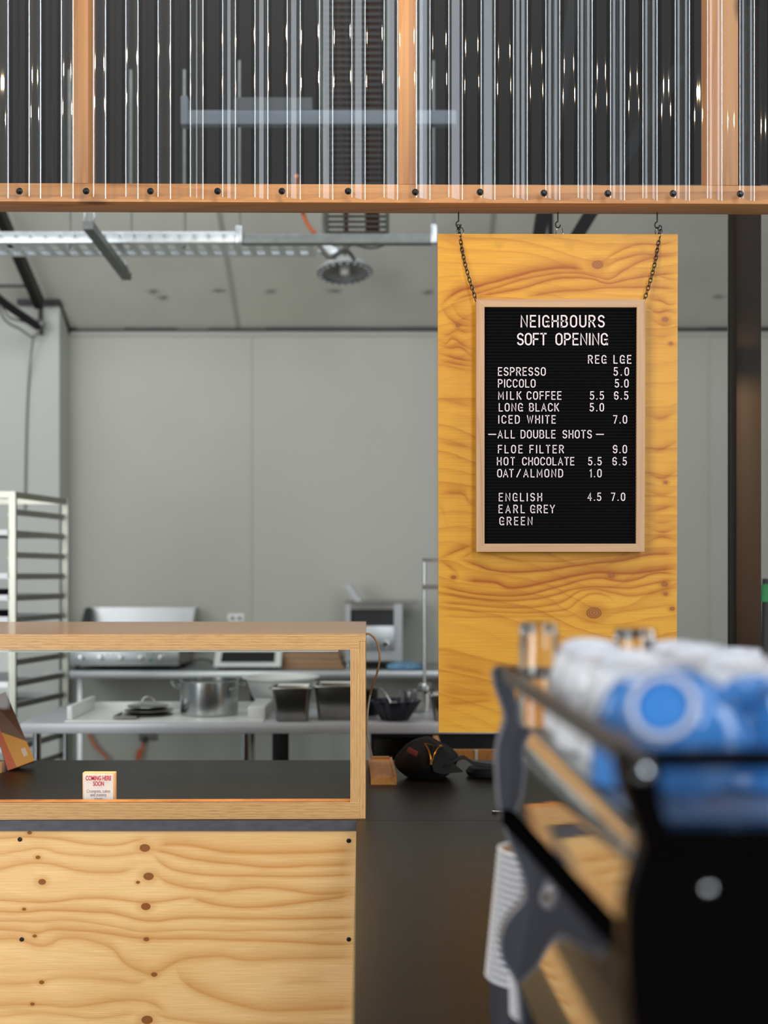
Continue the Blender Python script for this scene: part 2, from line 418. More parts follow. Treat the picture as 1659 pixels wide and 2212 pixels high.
# panel joints, top capping and the gap line under the sloping lining
j = MB()
for px in (540, 940, 1526, 28): j.box((wx(px, ZW)-.012, ZW-.006, 0), (wx(px, ZW)+.012, ZW, wz(726, ZW)))
j.box((XL, ZW-.010, wz(726, ZW)), (XR, ZW, wz(716, ZW)))
obj('panel_joint', j, M['wall'], wb)
k = MB(); r2 = random.Random(3); x = XL
while x < XR:
    x2 = x+r2.uniform(.12, .4); h = r2.uniform(.006, .020); k.box((x, ZW-.03, SEAM-.010), (min(x2, XR), ZW, SEAM-.010+h)); x = x2
obj('joint_gap', k, M['steel_dark'], wb)
TAN = .55; ZC = 6.42
def ceil_z(y): return SEAM+(ZW-y)*TAN
mc = bpy.data.materials.new('stained_lining'); t = NT(mc); v = t.obj()
nz = t.noise(v, 1.6, 3); col = t.ramp(nz, [(.3, lin((192, 190, 178))), (.7, lin((208, 206, 195)))])
sc_ = t.noise(t.vmul(v, (5, 14, 1)), 1, 4, .7)
col = t.mix(t.ramp(sc_, [(.70, (0, 0, 0, 1)), (.78, (.6, .6, .6, 1))]), col, lin((112, 112, 108)))
for (px, py) in ((330, 630), (352, 643), (472, 628), (585, 629), (722, 628), (925, 632), (1552, 641)):
    tt = (wz(py, 1)-CZ)         # ray slope; meet the lining plane
    y = (SEAM-CZ+ZW*TAN)/(tt+TAN); xx = wx(px, y)
    s_ = t.n('ShaderNodeVectorMath', operation='SUBTRACT'); t.put(s_, 0, v); s_.inputs[1].default_value = (xx, y, 0)
    q_ = t.n('ShaderNodeVectorMath', operation='MULTIPLY'); t.put(q_, 0, s_.outputs[0]); q_.inputs[1].default_value = (17, 36, 0)
    l_ = t.n('ShaderNodeVectorMath', operation='LENGTH'); t.put(l_, 0, q_.outputs[0])
    dd = t.math('MULTIPLY_ADD', t.math('SUBTRACT', t.noise(t.vmul(v, (30, 60, 1)), 1, 2), .5), 1.6, l_.outputs['Value'])
    col = t.mix(t.ramp(dd, [(.2, (.75, .75, .75, 1)), (.9, (0, 0, 0, 1))]), col, lin((100, 100, 96)))
t.out(t.princ(col, .75))
o = obj('ceiling', MB().prism([(XL, ZW+.12, ceil_z(ZW+.12)), (XL, ZC, ceil_z(ZC)), (XL, ZC, ceil_z(ZC)+.05), (XL, ZW+.12, ceil_z(ZW+.12)+.05)], (XR-XL, 0, 0)), mc, loc=(0, 0, 0)); o['kind'] = 'structure'
sm_ = MB()
for X_ in (-.93, .62): sm_.prism([(X_-.014, ZW, ceil_z(ZW)-.004), (X_+.014, ZW, ceil_z(ZW)-.004), (X_+.014, ZC, ceil_z(ZC)-.004), (X_-.014, ZC, ceil_z(ZC)-.004)], (0, 0, .006))
obj('panel_joint', sm_, M['wall'], o)
struct('ceiling_roof', MB().prism([(XL, ZC, ceil_z(ZC)+.05), (XL, 3.4, 6.6), (XL, -3.5, 7.6), (XL, -3.5, 7.7), (XL, 3.4, 6.7), (XL, ZC, ceil_z(ZC)+.15)], (XR-XL, 0, 0)), M['roof'])
struct('wall_right', MB().box((XR, -3.4, 0), (XR+.1, ZW, 7.6)), M['wall'])
struct('wall_front', MB().box((XL, -3.5, 0), (XR, -3.4, 7.6)), M['roof'])
struct('wall_left', MB().box((XL-.1, 5.9, 0), (XL, ZW, 5)), M['wall'])

def under_lining(px, py, drop):
    """where the sight line of a pixel meets the lining lowered by `drop`"""
    y = (SEAM-CZ+ZW*TAN-drop)/((HY-py)/F+TAN); return P(px, py, y)
def bar(mb, a, b, w, d):
    a, b = Vector(a), Vector(b)
    return mb.prism([a+Vector((-w/2, 0, 0)), a+Vector((w/2, 0, 0)), b+Vector((w/2, 0, 0)), b+Vector((-w/2, 0, 0))], (0, d, 0))
# boxed column with its black steel rafter
cy0 = 7.17; cx1 = wx(128, cy0); cx0 = wx(-60, cy0); ctop = wz(661, cy0)
cl = thing('boxed_column', 'white boxed column against the back wall behind the baking rack', 'column', (cx1-.2, cy0, 0))
obj('casing', MB().box((cx0, cy0, 0), (cx1, ZW-.03, ctop)), M['column'], cl)
obj('cap_plate', MB().box((wx(40, cy0), cy0-.03, ctop), (cx1+.01, ZW-.02, ctop+.035)).prism([(cx1-.01, cy0, ctop+.03), (cx1-.01, ZW-.01, SEAM-.03), (cx1-.01, ZW-.01, SEAM+.03), (cx1-.01, cy0, ctop+.06)], (.02, 0, 0)), M['steel_dark'], cl)
rf = thing('steel_rafter', 'black steel rafter rising from the boxed column top', 'beam', P(85, 652, 7.15))
a, b = under_lining(84, 668, .17), under_lining(-10, 455, .17)
b = b+(b-a)*.25
obj('chord', MB().prism([a+Vector((-.024, 0, 0)), a+Vector((.024, 0, 0)), b+Vector((.024, 0, 0)), b+Vector((-.024, 0, 0))], (0, .03, .07)), M['steel_dark'], rf)
obj('brace', bar(MB(), under_lining(-60, 621, .15), under_lining(66, 618, .15), .02, .02).box(under_lining(-60, 621, .16), under_lining(66, 615, .14)), M['steel_dark'], rf)
obj('stub', MB().box(P(83, 722, 7.13), P(93, 655, 7.17)), M['steel_dark'], rf)
r3 = thing('steel_rafter', 'black steel rafter seen through the clear sheet above the hanging board', 'beam', P(1160, 500, 5.0))
obj('upright', bar(MB(), P(1158, 560, 5.3), P(1238, 20, 4.9)*2.2-P(1158, 560, 5.3)*1.2, .058, .05), M['steel_dark'], r3)
obj('brace', bar(bar(MB(), P(1240, 520, 5.3), P(1470, 140, 5.0), .070, .05), P(1190, 540, 5.4), P(1190, 400, 5.3), .022, .03), M['steel_dark'], r3)

# steel post to the side of the hanging board
pz = 3.30
pst = thing('steel_post', 'dark square steel post beside the hanging plywood board', 'post', (wx(1617, pz), pz, 0))
obj('shaft', MB().box((wx(1590, pz), pz, 0), (wx(1645, pz), pz+.075, 3.1), .003), M['post'], pst)
obj('side_plate', MB().box((wx(1590, pz)-.001, pz+.073, 0), (wx(1590, pz)+.004, pz+.079, 3.1)), M['galv_dull'], pst)  # paler strip put in as the highlight along the post edge

# ------------------------------------------------------------------ timber frame with the corrugated clear sheet
ZB = 2.735
bz0, bz1 = wz(438, ZB), wz(398, ZB); yb1 = 2.816
bx0, bx1 = wx(-800, ZB), wx(2000, ZB)
ROLL = Matrix.Rotation(math.radians(.20), 4, 'Y')
beam = thing('timber_beam', 'long pine timber beam under the clear corrugated sheet', 'beam', (0, ZB, bz0))
beam.rotation_euler = (0, math.radians(.20), 0)
def rolled(p): return ROLL @ (Vector(p)-Vector((0, ZB, bz0)))+Vector((0, ZB, bz0))
mb = MB().box((bx0, ZB, bz0), (bx1, yb1, bz1), .0015); mb.bm.transform(Matrix.Translation((0, ZB, bz0)) @ ROLL @ Matrix.Translation((0, -ZB, -bz0)))
obj('rail', mb, M['pine'], beam)
for (p0, p1, lab, tw) in ((157, 190, 'pine stud by the end of the clear sheet, glowing with a lamp reflection', .07), (860, 899, 'knotty pine stud in the middle of the clear sheet', .07), (1532, 1595, 'wide pine stud above the dark steel post', .07)):
    xa, xb = wx(p0, ZB+.004), wx(p1, ZB+.004)
    zb = rolled(((xa+xb)/2, ZB, bz1)).z+.0015
    tag(obj('timber_stud', MB().box((xa, ZB+.004, zb), (xb, ZB+.004+tw, 3.1), .0015), M['pine_v']), lab, 'stud', 'studs behind the clear sheet')
# corrugated sheets
PER = .0762; AMP = .0088
def sheet(x0, x1, ycen, zlow, label, phase=0):
    mb = MB(); n = int((x1-x0)/PER*28); cols = []
    for side in (0, 1):
        row = []
        for i in range(n+1):
            x = x0+(x1-x0)*i/n
            ph = 2*PI*(x-phase)/PER
            dx = math.sin(ph)*AMP*2*PI/PER; nl = 1/math.sqrt(1+dx*dx)
            yy = ycen-math.cos(ph)*AMP
            ox, oy = (dx*nl*-.0011*side, .0011*nl*side)
            zb = zlow-(x*math.tan(math.radians(.20)))
            row.append((mb.bm.verts.new((x+ox, yy+oy, zb)), mb.bm.verts.new((x+ox, yy+oy, 3.12))))
        cols.append(row)
    F_, B_ = cols
    for i in range(n):
        mb.bm.faces.new((F_[i][0], F_[i+1][0], F_[i+1][1], F_[i][1])); mb.bm.faces.new((B_[i+1][0], B_[i][0], B_[i][1], B_[i+1][1]))
        mb.bm.faces.new((F_[i][0], B_[i][0], B_[i+1][0], F_[i+1][0]))
    return mb
crest = wx(897, 2.716)
sh_y = ZB-AMP-.0015
zlow = wz(432, 2.725)+.003
shA = thing('clear_corrugated_sheet', 'clear corrugated plastic sheet spanning the shop side, with the twin thin white streaks', 'sheet', (-.5, sh_y, zlow), 0, 'clear corrugated sheets')
obj('sheet_panel', sheet(wx(-800, 2.72), crest+PER*.24, sh_y, zlow, '', crest), M['sheet'], shA)
shB = thing('clear_corrugated_sheet', 'clear corrugated plastic sheet above the hanging plywood board, with broad white streaks', 'sheet', (.5, sh_y-.002, zlow), 0, 'clear corrugated sheets')
obj('sheet_panel', sheet(crest-PER*.20, wx(2000, 2.72), sh_y-.0022, zlow, '', crest), M['sheet'], shB)
for px, py in ((42, 413), (186, 413), (325, 413), (470, 413), (609, 413), (752, 413), (897, 415), (1037, 415), (1175, 417), (1313, 418), (1454, 418), (1599, 419)):
    c = P(px, py, sh_y-AMP-.003); par = shA if px < 890 else shB
    s = obj('screw', MB().lathe([(.0066, 0), (.0068, .0015), (.005, .0030), (.0048, .0065), (.0035, .0078), (.0015, .0078), (.0015, .0060), (.0001, .0060)], c, 18, axis=Matrix.Rotation(PI/2, 3, 'X')), M['black_plastic'], par)
    obj('washer', MB().lathe([(.0078, -.0012), (.0082, 0), (.006, .0008)], c, 18, axis=Matrix.Rotation(PI/2, 3, 'X')), M['black_rubber'], s)

# ------------------------------------------------------------------ hanging plywood board and the letter board
ZP = 2.80
px0, px1, pt, pbm = wx(945.5, ZP), wx(1462.5, ZP), wz(505, ZP), wz(1582, ZP)
KN = [(1291, 572, .0125, 1.6), (1283, 1324, .0165, 1.6), (1321, 1243, .0075, .9), (1449, 742, .0045, .4), (1438, 1283, .005, .5), (1452, 1315, .006, .6), (989, 703, .005, .6), (980, 1247, .006, .6), (1437, 690, .007, .5), (1436, 1262, .007, .5), (1438, 1042, .005, .4)]
kl = [((p-945.5)/893., (1582-q)/893., r, s) for p, q, r, s in KN]
TA = '''60,510 130,455 200,415 270,400 400,360 550,320 700,285 860,265 980,275 1030,290;.022;1
140,490 220,460 300,440 420,400 560,350 700,320 850,300 1000,305 1100,330 1160,340 1250,290 1400,215 1612,190;.016;.8
300,455 450,430 600,395 750,350 900,330 1050,340 1150,370 1250,350 1400,320 1612,300;.014;.9
620,455 800,425 1000,415 1150,400 1300,395 1450,395 1612,410;.016;.8
1110,235 1200,175 1300,130 1400,115 1500,120 1612,90;.012;.7
1120,262 1250,210 1380,180 1500,195 1612,170;.012;.7
1180,380 1300,340 1420,300 1530,330 1612,350;.010;.6
45,85 130,100 210,150 250,230;.03;.35
60,512 110,580 180,630 295,640;.02;.8
130,500 180,570 240,600 300,612;.018;.7
45,690 110,700 180,670 230,680 295,672;.014;.7
45,735 100,760 140,725 200,760 295,800;.014;.8
45,770 120,790 200,785 295,862;.014;.8
45,830 150,850 295,872;.012;.9
45,870 170,890 295,905;.012;.8
45,900 295,938;.012;.5
45,1120 150,1140 295,1180;.02;.4
45,1400 150,1420 295,1440;.02;.5
1405,465 1500,480 1560,505 1612,490;.014;.9
1405,520 1480,560 1540,550 1612,570;.016;.9
1420,600 1520,640 1612,620;.016;.7
1405,700 1500,720 1612,690;.02;.5
1405,1230 1500,1250 1612,1210;.018;.7
1405,1440 1500,1450 1612,1400;.016;.8
1405,1600 1500,1640 1612,1590;.016;.8'''
TB_ = '''50,500 150,460 230,430 300,405;.014;.8
190,502 250,470 300,452;.012;.8
50,512 110,545 170,590 195,625;.014;.8
195,505 300,540 400,575 550,592 700,586 850,566 950,546 1100,528 1250,515 1400,480 1612,470;.016;.95
390,470 500,502 650,522 850,520 1000,500 1200,482 1350,472;.010;.5
200,640 350,650 430,662 500,692 600,690 750,660 900,622 1000,602 1080,592 1250,602 1400,590 1612,560;.022;1
60,680 200,712 350,736 500,745 650,735 800,700 900,668 1000,640 1100,630 1250,652 1350,640 1450,600 1612,605;.014;.9
60,730 250,760 450,776 650,770 800,750 900,712 1000,690 1150,690 1300,695 1612,645;.012;.8
60,790 300,806 550,822 750,812 880,780 960,722 1050,702 1180,722 1300,740 1612,700;.010;.7
60,830 300,846 600,856 800,850 900,830 980,770 1050,735 1150,745 1200,780;.008;.6
60,880 400,884 800,880 920,880 990,850;.008;.4
1120,905 1200,860 1350,830 1612,800;.010;.4
60,1200 250,1230 400,1262;.03;.5
60,1370 300,1392 430,1380;.03;.45
60,1445 250,1440 430,1425;.02;.5
60,1300 200,1310 420,1330;.02;.3
45,80 150,75 225,92 245,135 300,160;.02;.7
45,170 90,215 105,290;.016;.6
1400,400 1500,362 1612,385;.014;.8
1400,200 1500,182 1612,150;.016;.8
1420,250 1500,270 1612,255;.014;.6
1420,310 1520,332 1612,300;.014;.8
1400,60 1500,90 1612,60;.014;.6'''
def traced(txt, ox, oy, k, fx, fz):
    out = []
    for ln in txt.split('\n'):
        p, w_, s_ = ln.split(';')
        if p.startswith('0,'): p = '-1250,%s ' % p.split()[0][2:]+p
        out.append(([(fx(ox+float(q.split(',')[0])*k), fz(oy+float(q.split(',')[1])*k)) for q in p.split()], float(w_), float(s_)))
    return out
bfx = lambda p: (p-945.5)/893.; bfz = lambda q: (1582-q)/893.
BL = traced(TA, 930, 490, .3315, bfx, bfz)+traced(TB_, 930, 1040, .3315, bfx, bfz)
M['ply_board'] = plywood('amber_plywood', (207, 151, 50), (150, 74, 3), kl, K=26, amp=3.2, seed=2.0, su=1.5, sv=2.0, ringdark=.45, knotbend=.32, lines=BL, span=(.6, 1.25), wob=.012)
bd = thing('hanging_plywood_board', 'tall amber plywood board hanging from the pine beam behind the menu', 'board', (px0, ZP, pbm))
mb = MB().prism([(px0, ZP, pt), (px1+.002, ZP, pt-.001), (px1-.001, ZP, pbm), (px0+.0025, ZP, pbm)], (0, .012, 0))
obj('panel', mb, M['ply_board'], bd)
hooks = [(990, ), (1204, ), (1418, )]
HZ = 2.812
for (hx,) in hooks:
    x = wx(hx, HZ); top = rolled((x, HZ, bz0)).z
    hk = [(x, HZ-.008, top+.012), (x, HZ-.008, top-.022)]
    for i in range(0, 11):
        a = PI/2+1.5*PI*i/10
        hk.append((x+.0065*math.cos(a)*.9, HZ-.008, top-.0295+.0075*math.sin(a)))
    obj('hook', MB().tube(hk, .0017, 8), M['steel_dark'], beam)
    rc = Vector((x+.004, ZP+.006, pt+.008)); ring = []
    for i in range(20):
        a = 2*PI*i/20; ring.append(rc+Vector((.0085*math.cos(a), .002*math.sin(a), .0125*math.sin(a)-.002)))
    obj('hanging_ring', MB().tube(ring, .0013, 7, closed=True), M['chrome'], bd)

def link(mb, c, t, u, L, wd, r):
    """one chain link: stadium loop centred c, long axis t, flat in the (t,u) plane"""
    pts = []
    for i in range(16):
        a = 2*PI*i/16
        x = math.cos(a)*wd/2; y = math.sin(a)*wd/2+(L/2-wd/2)*(1 if math.sin(a) >= 0 else -1)
        pts.append(c+u*x+t*y)
    mb.tube(pts, r, 6, closed=True)
ZM = 2.772           # letter board front plane
for (a, b, lab) in ((P(990, 487, 2.806), P(1029, 650, ZM+.008), 'small dark chain from the hook at the cable tray side to the menu frame'),
                    (P(1426, 489, 2.806), P(1391, 651, ZM+.008), 'small dark chain from the hook at the steel post side to the menu frame')):
    mb = MB(); d = (b-a); n = 20; t_ = d.normalized()
    u1 = t_.cross(Vector((0, 1, 0))).normalized(); u2 = t_.cross(u1).normalized()
    for i in range(n):
        q = (i+.5)/n; sag = Vector((-.012 if b.x > a.x else .012, -.004, 0))*math.sin(PI*q)*.5
        u = (u1*.9+u2*.4) if i % 2 == 0 else (u2*.9+u1*.35)
        link(mb, a+d*q+sag, t_, u.normalized(), d.length/n*1.32, .0072, .0011)
    tag(obj('chain', mb, M['steel_dark']), lab, 'chain', 'chains holding the menu board')

# stroke letters ------------------------------------------------
def arc(cx, cy, rx, ry, a0, a1, n=9):
    return [(cx+rx*math.cos(math.radians(a0+(a1-a0)*i/n)), cy+ry*math.sin(math.radians(a0+(a1-a0)*i/n))) for i in range(n+1)]
O_ = arc(.27, .72, .27, .28, 0, 180)+arc(.27, .28, .27, .28, 180, 360)
O_ = O_+[O_[0]]
C_ = arc(.27, .72, .27, .28, 15, 180)+arc(.27, .28, .27, .28, 180, 345)
Zr = [(x*.88, y) for x, y in O_]
GL = {
 'A': (.60, [[(0, 0), (.30, 1), (.60, 0)], [(.11, .32), (.49, .32)]]),
 'B': (.54, [[(0, 0), (0, 1), (.27, 1)]+arc(.27, .76, .23, .24, 90, -90)+[(0, .52)], [(.27, .52)]+arc(.28, .26, .26, .26, 90, -90)+[(0, 0)]]),
 'C': (.54, [C_]),
 'D': (.54, [[(0, 0), (0, 1), (.22, 1)]+arc(.22, .68, .32, .32, 90, 0)+arc(.22, .32, .32, .32, 0, -90)+[(0, 0)]]),
 'E': (.46, [[(.46, 1), (0, 1), (0, 0), (.46, 0)], [(0, .52), (.40, .52)]]),
 'F': (.46, [[(.46, 1), (0, 1), (0, 0)], [(0, .50), (.40, .50)]]),
 'G': (.55, [C_[:-3]+[(.54, .22), (.54, .46), (.30, .46)], [(.54, .4), (.54, 0)]]),
 'H': (.52, [[(0, 0), (0, 1)], [(.52, 0), (.52, 1)], [(0, .52), (.52, .52)]]),
 'I': (.04, [[(.02, 0), (.02, 1)]]),
 'K': (.52, [[(0, 0), (0, 1)], [(.50, 1), (.02, .40)], [(.17, .58), (.52, 0)]]),
 'L': (.44, [[(0, 1), (0, 0), (.44, 0)]]),
 'M': (.64, [[(0, 0), (0, 1), (.32, .25), (.64, 1), (.64, 0)]]),
 'N': (.54, [[(0, 0), (0, 1), (.54, 0), (.54, 1)]]),
 'O': (.54, [O_]),
 'P': (.52, [[(0, 0), (0, 1), (.25, 1)]+arc(.25, .73, .27, .27, 90, -90)+[(0, .46)]]),
 'R': (.54, [[(0, 0), (0, 1), (.25, 1)]+arc(.25, .75, .27, .25, 90, -90)+[(0, .50)], [(.26, .50), (.53, 0)]]),
 'S': (.52, [arc(.26, .75, .25, .25, 20, 270)+arc(.26, .25, .26, .25, 90, -160)]),
 'T': (.50, [[(0, 1), (.50, 1)], [(.25, 1), (.25, 0)]]),
 'U': (.54, [[(0, 1)]+arc(.27, .28, .27, .28, 180, 360)+[(.54, 1)]]),
 'W': (.76, [[(0, 1), (.19, 0), (.38, .9), (.57, 0), (.76, 1)]]),
 'Y': (.56, [[(0, 1), (.28, .46), (.56, 1)], [(.28, .46), (.28, 0)]]),
 '0': (.48, [Zr]),
 '1': (.18, [[(0, .82), (.16, 1), (.16, 0)]]),
 '4': (.50, [[(.36, 0), (.36, 1), (0, .30), (.50, .30)]]),
 '5': (.48, [[(.44, 1), (.07, 1), (.03, .52)]+arc(.22, .31, .26, .31, 125, -150)]),
 '6': (.48, [arc(.24, .72, .24, .28, 20, 180)+arc(.24, .27, .24, .27, 180, 540, 16)]),
 '7': (.46, [[(0, 1), (.46, 1), (.14, 0)]]),
 '9': (.48, [arc(.24, .28, .24, .28, 200, 360)+arc(.24, .73, .24, .27, 0, 360, 16)]),
 '.': (.06, [[(.03, .02), (.03, .06)]]),
 '/': (.40, [[(0, 0), (.38, 1)]]),
 '-': (.80, [[(0, .48), (.8, .48)]]),
}
def word(mb, s, x0, x1, zb, h, y, th=.118, dep=.0022):
    """letters spread between x0 and x1, baseline zb, on plane y facing the viewer"""
    hw = h*th/2; ws = [GL[c][0]*h for c in s]; span = x1-x0-2*hw
    if len(s) == 1: k, gap = span/ws[0], 0
    else:
        k = .84; gap = (span-k*sum(ws))/(len(s)-1)
        if gap < .20*h: k = (span-.20*h*(len(s)-1))/sum(ws); gap = .20*h
    x = x0+hw
    for c in s:
        for st in GL[c][1]:
            pts = [Vector((x+px_*h*k, y, zb+hw+py_*(h-2*hw))) for px_, py_ in st]
            n = len(pts); cl_ = (pts[0]-pts[-1]).length < 1e-6
            Lp, Rp = [], []
            for i, p in enumerate(pts):
                if cl_:
                    d0 = (pts[i]-pts[i-1 if i > 0 else n-2]).normalized(); d1 = (pts[i+1 if i < n-1 else 1]-pts[i]).normalized()
                else:
                    d1 = (pts[min(i+1, n-1)]-pts[max(min(i, n-2), 0)]).normalized(); d0 = (pts[max(i, 1)]-pts[max(i-1, 0)]).normalized()
                m0 = Vector((-d0.z, 0, d0.x)); m1 = Vector((-d1.z, 0, d1.x)); mm = m0+m1
                mm = mm.normalized() if mm.length > .3 else m0
                f = 1/max(mm.dot(m0), .78)
                e = Vector((0, 0, 0))
                if not cl_ and i == 0: e = -d1*hw*.8
                if not cl_ and i == n-1: e = d0*hw*.8
                Lp.append(p+mm*hw*f+e); Rp.append(p-mm*hw*f+e)
            for i in range(n-1):
                mb.prism([Lp[i], Lp[i+1], Rp[i+1], Rp[i]], (0, dep, 0))
        x += GL[c][0]*h*k+gap
lbx0, lbx1, lbt, lbb = wx(1029, ZM), wx(1393, ZM), wz(646, ZM), wz(1192, ZM)
lb = thing('letter_board', 'black felt letter board with oak frame listing coffee prices', 'menu board', ((lbx0+lbx1)/2, ZM, lbb))
fw = .0195
for (pts, mt) in (([(lbx0, lbt), (lbx1+.0015, lbt-.001), (lbx1-fw+.001, lbt-fw), (lbx0+fw, lbt-fw+.001)], 'oak_h'), ([(lbx0, lbb), (lbx1-.001, lbb), (lbx1-fw-.001, lbb+fw), (lbx0+fw, lbb+fw)], 'oak_h'),
                  ([(lbx0, lbb), (lbx0+fw, lbb+fw), (lbx0+fw, lbt-fw+.001), (lbx0, lbt)], 'oak'), ([(lbx1-.001, lbb), (lbx1-fw-.001, lbb+fw), (lbx1-fw+.001, lbt-fw), (lbx1+.0015, lbt-.001)], 'oak')):
    obj('frame_side', MB().prism([(x, ZM, z) for x, z in pts], (0, .016, 0)), M[mt], lb)
mb = MB(); fy = ZM+.007; nr = 74
mb.box((lbx0+fw-.002, fy+.004, lbb+fw-.002), (lbx1-fw+.002, fy+.0085, lbt-fw+.002))
zz0, zz1 = lbb+fw, lbt-fw
for i in range(nr):
    z = zz0+(zz1-zz0)*(i+.5)/nr; hh = (zz1-zz0)/nr*.39
    mb.prism([(lbx0+fw-.001, fy+.005, z-hh), (lbx0+fw-.001, fy+.0012, z-hh*.6), (lbx0+fw-.001, fy+.0012, z+hh*.6), (lbx0+fw-.001, fy+.005, z+hh)], (lbx1-lbx0-2*fw+.002, 0, 0))
obj('felt_panel', mb, M['felt'], lb)
def bxp(u): return wx(1000+u*.26217, fy)
def bzp(v_): return wz(640+v_*.26217, fy)
LINES = [
 [('NEIGHBOURS', 475, 1168)], [('SOFT', 445, 690), ('OPENING', 762, 1195)], [('REG', 1030, 1183), ('LGE', 1240, 1388)],
 [('ESPRESSO', 288, 682)], [('5.0', 1240, 1368)], [('PICCOLO', 288, 598)], [('5.0', 1250, 1365)],
 [('MILK', 290, 482), ('COFFEE', 525, 812)], [('5.5', 1045, 1162)], [('6.5', 1245, 1363)], [('LONG', 295, 495), ('BLACK', 545, 792)], [('5.0', 1043, 1162)],
 [('ICED', 290, 468), ('WHITE', 527, 765)], [('7.0', 1237, 1353)], [('-', 207, 275), ('ALL', 285, 428), ('DOUBLE', 475, 763), ('SHOTS', 820, 1062), ('-', 1095, 1162)],
 [('FLOE', 288, 492), ('FILTER', 548, 832)], [('9.0', 1235, 1352)], [('HOT', 280, 428), ('CHOCOLATE', 488, 918)], [('5.5', 1030, 1143)], [('6.5', 1232, 1350)],
 [('OAT', 282, 418), ('/', 440, 478), ('ALMOND', 497, 825)], [('1.0', 1043, 1143)], [('ENGLISH', 295, 652)], [('4.5', 1025, 1140)], [('7.0', 1220, 1337)],
 [('EARL', 293, 510), ('GREY', 555, 757)], [('GREEN', 300, 573)]]
YS = [(155, 258), (303, 405), (485, 556), (585, 656), (585, 656), (683, 753), (683, 753), (783, 853), (783, 853), (783, 853), (880, 950), (880, 950), (980, 1050), (980, 1050), (1102, 1172),
      (1225, 1295), (1225, 1295), (1325, 1394), (1325, 1394), (1325, 1394), (1423, 1493), (1423, 1493), (1620, 1690), (1618, 1687), (1618, 1687), (1718, 1788), (1817, 1887)]
for ws, (v0, v1) in zip(LINES, YS):
    for s, u0, u1 in ws:
        mb = MB(); word(mb, s, bxp(u0), bxp(u1), bzp(v1), bzp(v0)-bzp(v1), fy-.0012)
        obj('lettering', mb, M['letter'], lb, sharp=20)

# ------------------------------------------------------------------ counters
CT = .900; ZF = 2.72
yb = 3.60
ct = thing('counter_worktop', 'black laminate worktop carrying the glass display case', 'countertop', (-.6, ZF, CT-.025))
obj('top_surface', MB().box((-1.5, ZF+.0012, CT-.0245), (.98, yb, CT)), M['laminate'], ct)
obj('front_edge', MB().box((-1.5, ZF, CT-.025), (wx(770, ZF), ZF+.0012, CT-.0005)), M['lam_edge'], ct)
KF = [(313, 1832, .011, 1.5), (321, 1893, .0115, 1.4), (298, 1906, .0045, .5), (315, 1958, .0105, 1.2), (316, 2029, .0065, .9), (333, 2105, .0075, .9), (318, 2203, .0115, 1.3),
      (82, 1852, .0055, .8), (91, 1905, .0095, 1.2), (52, 1964, .0045, .6), (75, 2022, .005, .7), (90, 2122, .0055, .8), (70, 2169, .005, .7), (64, 1799, .0055, .6)]
ZPn = 2.728
FP0 = (-1.5, ZPn, .02)
kf = [(wx(p, ZPn)-FP0[0], wz(q, ZPn)-FP0[2], r, s) for p, q, r, s in KF]
TF = '''0,342 150,335 250,345 400,370 520,370 600,350 650,340;.012;.7
660,375 740,368 850,375 950,395 1100,405 1300,405 1537,394;.026;.8
0,410 100,395 180,385 260,405 350,415 450,420 560,412 620,405;.014;.6
640,392 700,400 800,425 900,440 1000,450 1100,462 1200,468 1350,462 1537,455;.020;.8
0,475 80,458 170,448 230,455 330,480 420,490 520,488 590,472;.018;.7
650,412 700,452 760,480 850,495 950,502 1100,505 1300,508 1537,500;.016;.75
655,495 720,530 800,550 880,560 950,568 1050,558 1150,555 1250,565 1350,580 1450,580 1537,568;.020;.75
800,590 850,605 900,622 1000,638 1100,640 1250,627 1350,612 1450,600 1535,584;.018;.8
0,610 100,615 250,612 330,602 420,600 500,605 600,618 660,618 720,612 800,600 870,598;.012;.75
0,660 100,662 200,652 300,655 400,660 480,665 540,680 600,695 680,700 750,690 850,685 1000,690 1200,690 1400,685 1537,683;.014;.8
0,700 150,700 250,695 350,700 450,715 550,735 620,746 700,742 800,738 950,740 1150,738 1350,735 1537,730;.012;.6
0,735 100,742 160,750 220,735 300,738 400,745 500,758 600,772 700,775 850,775 1000,780 1150,785 1300,792 1450,800 1537,798;.018;.75
0,775 80,775 130,795 180,806 220,795 260,775 330,772 400,785 450,800 490,822 540,880 600,910 650,925 700,908 740,885 800,862 880,855 960,850 1060,868 1200,862 1350,860 1537,855;.026;.65
755,890 770,930 820,980 880,1010 950,1035 1050,1065 1150,1085 1300,1082 1450,1075 1537,1070;.032;.7
0,915 150,915 300,905 400,910 600,905;.014;.3
0,970 150,965 250,945 350,945 500,955 600,965 650,940;.02;.5
0,1062 140,1060 200,1062 300,1070 400,1060 500,1045 580,1040 660,1055 710,1090 730,1102;.022;.65
0,1112 100,1100 180,1095 280,1105 400,1120 500,1110 600,1098;.014;.5
650,1085 700,1112 800,1130 1000,1145 1250,1150 1537,1158;.016;.6
1200,970 1300,960 1430,965;.02;.35
0,1190 300,1200 600,1185 900,1215 1537,1230;.02;.6'''
FLN = traced(TF, 0, 1640, .50015, lambda p: wx(p, ZPn)-FP0[0], lambda q: wz(q, ZPn)-FP0[2])
M['ply_front'] = plywood('pale_plywood', (253, 209, 147), (208, 138, 60), kf, K=15, amp=1.15, seed=4.0, su=1.25, sv=2.2, ringdark=.12, knotbend=.30, lines=FLN, span=(1.6, .9), wob=.006)
fp = thing('counter_front_panel', 'pale knotty plywood front panel below the display case counter', 'panel', FP0)
obj('plywood_face', MB().box((-1.5, ZPn, .02), (.06, ZPn+.018, CT-.0255)), M['ply_front'], fp)
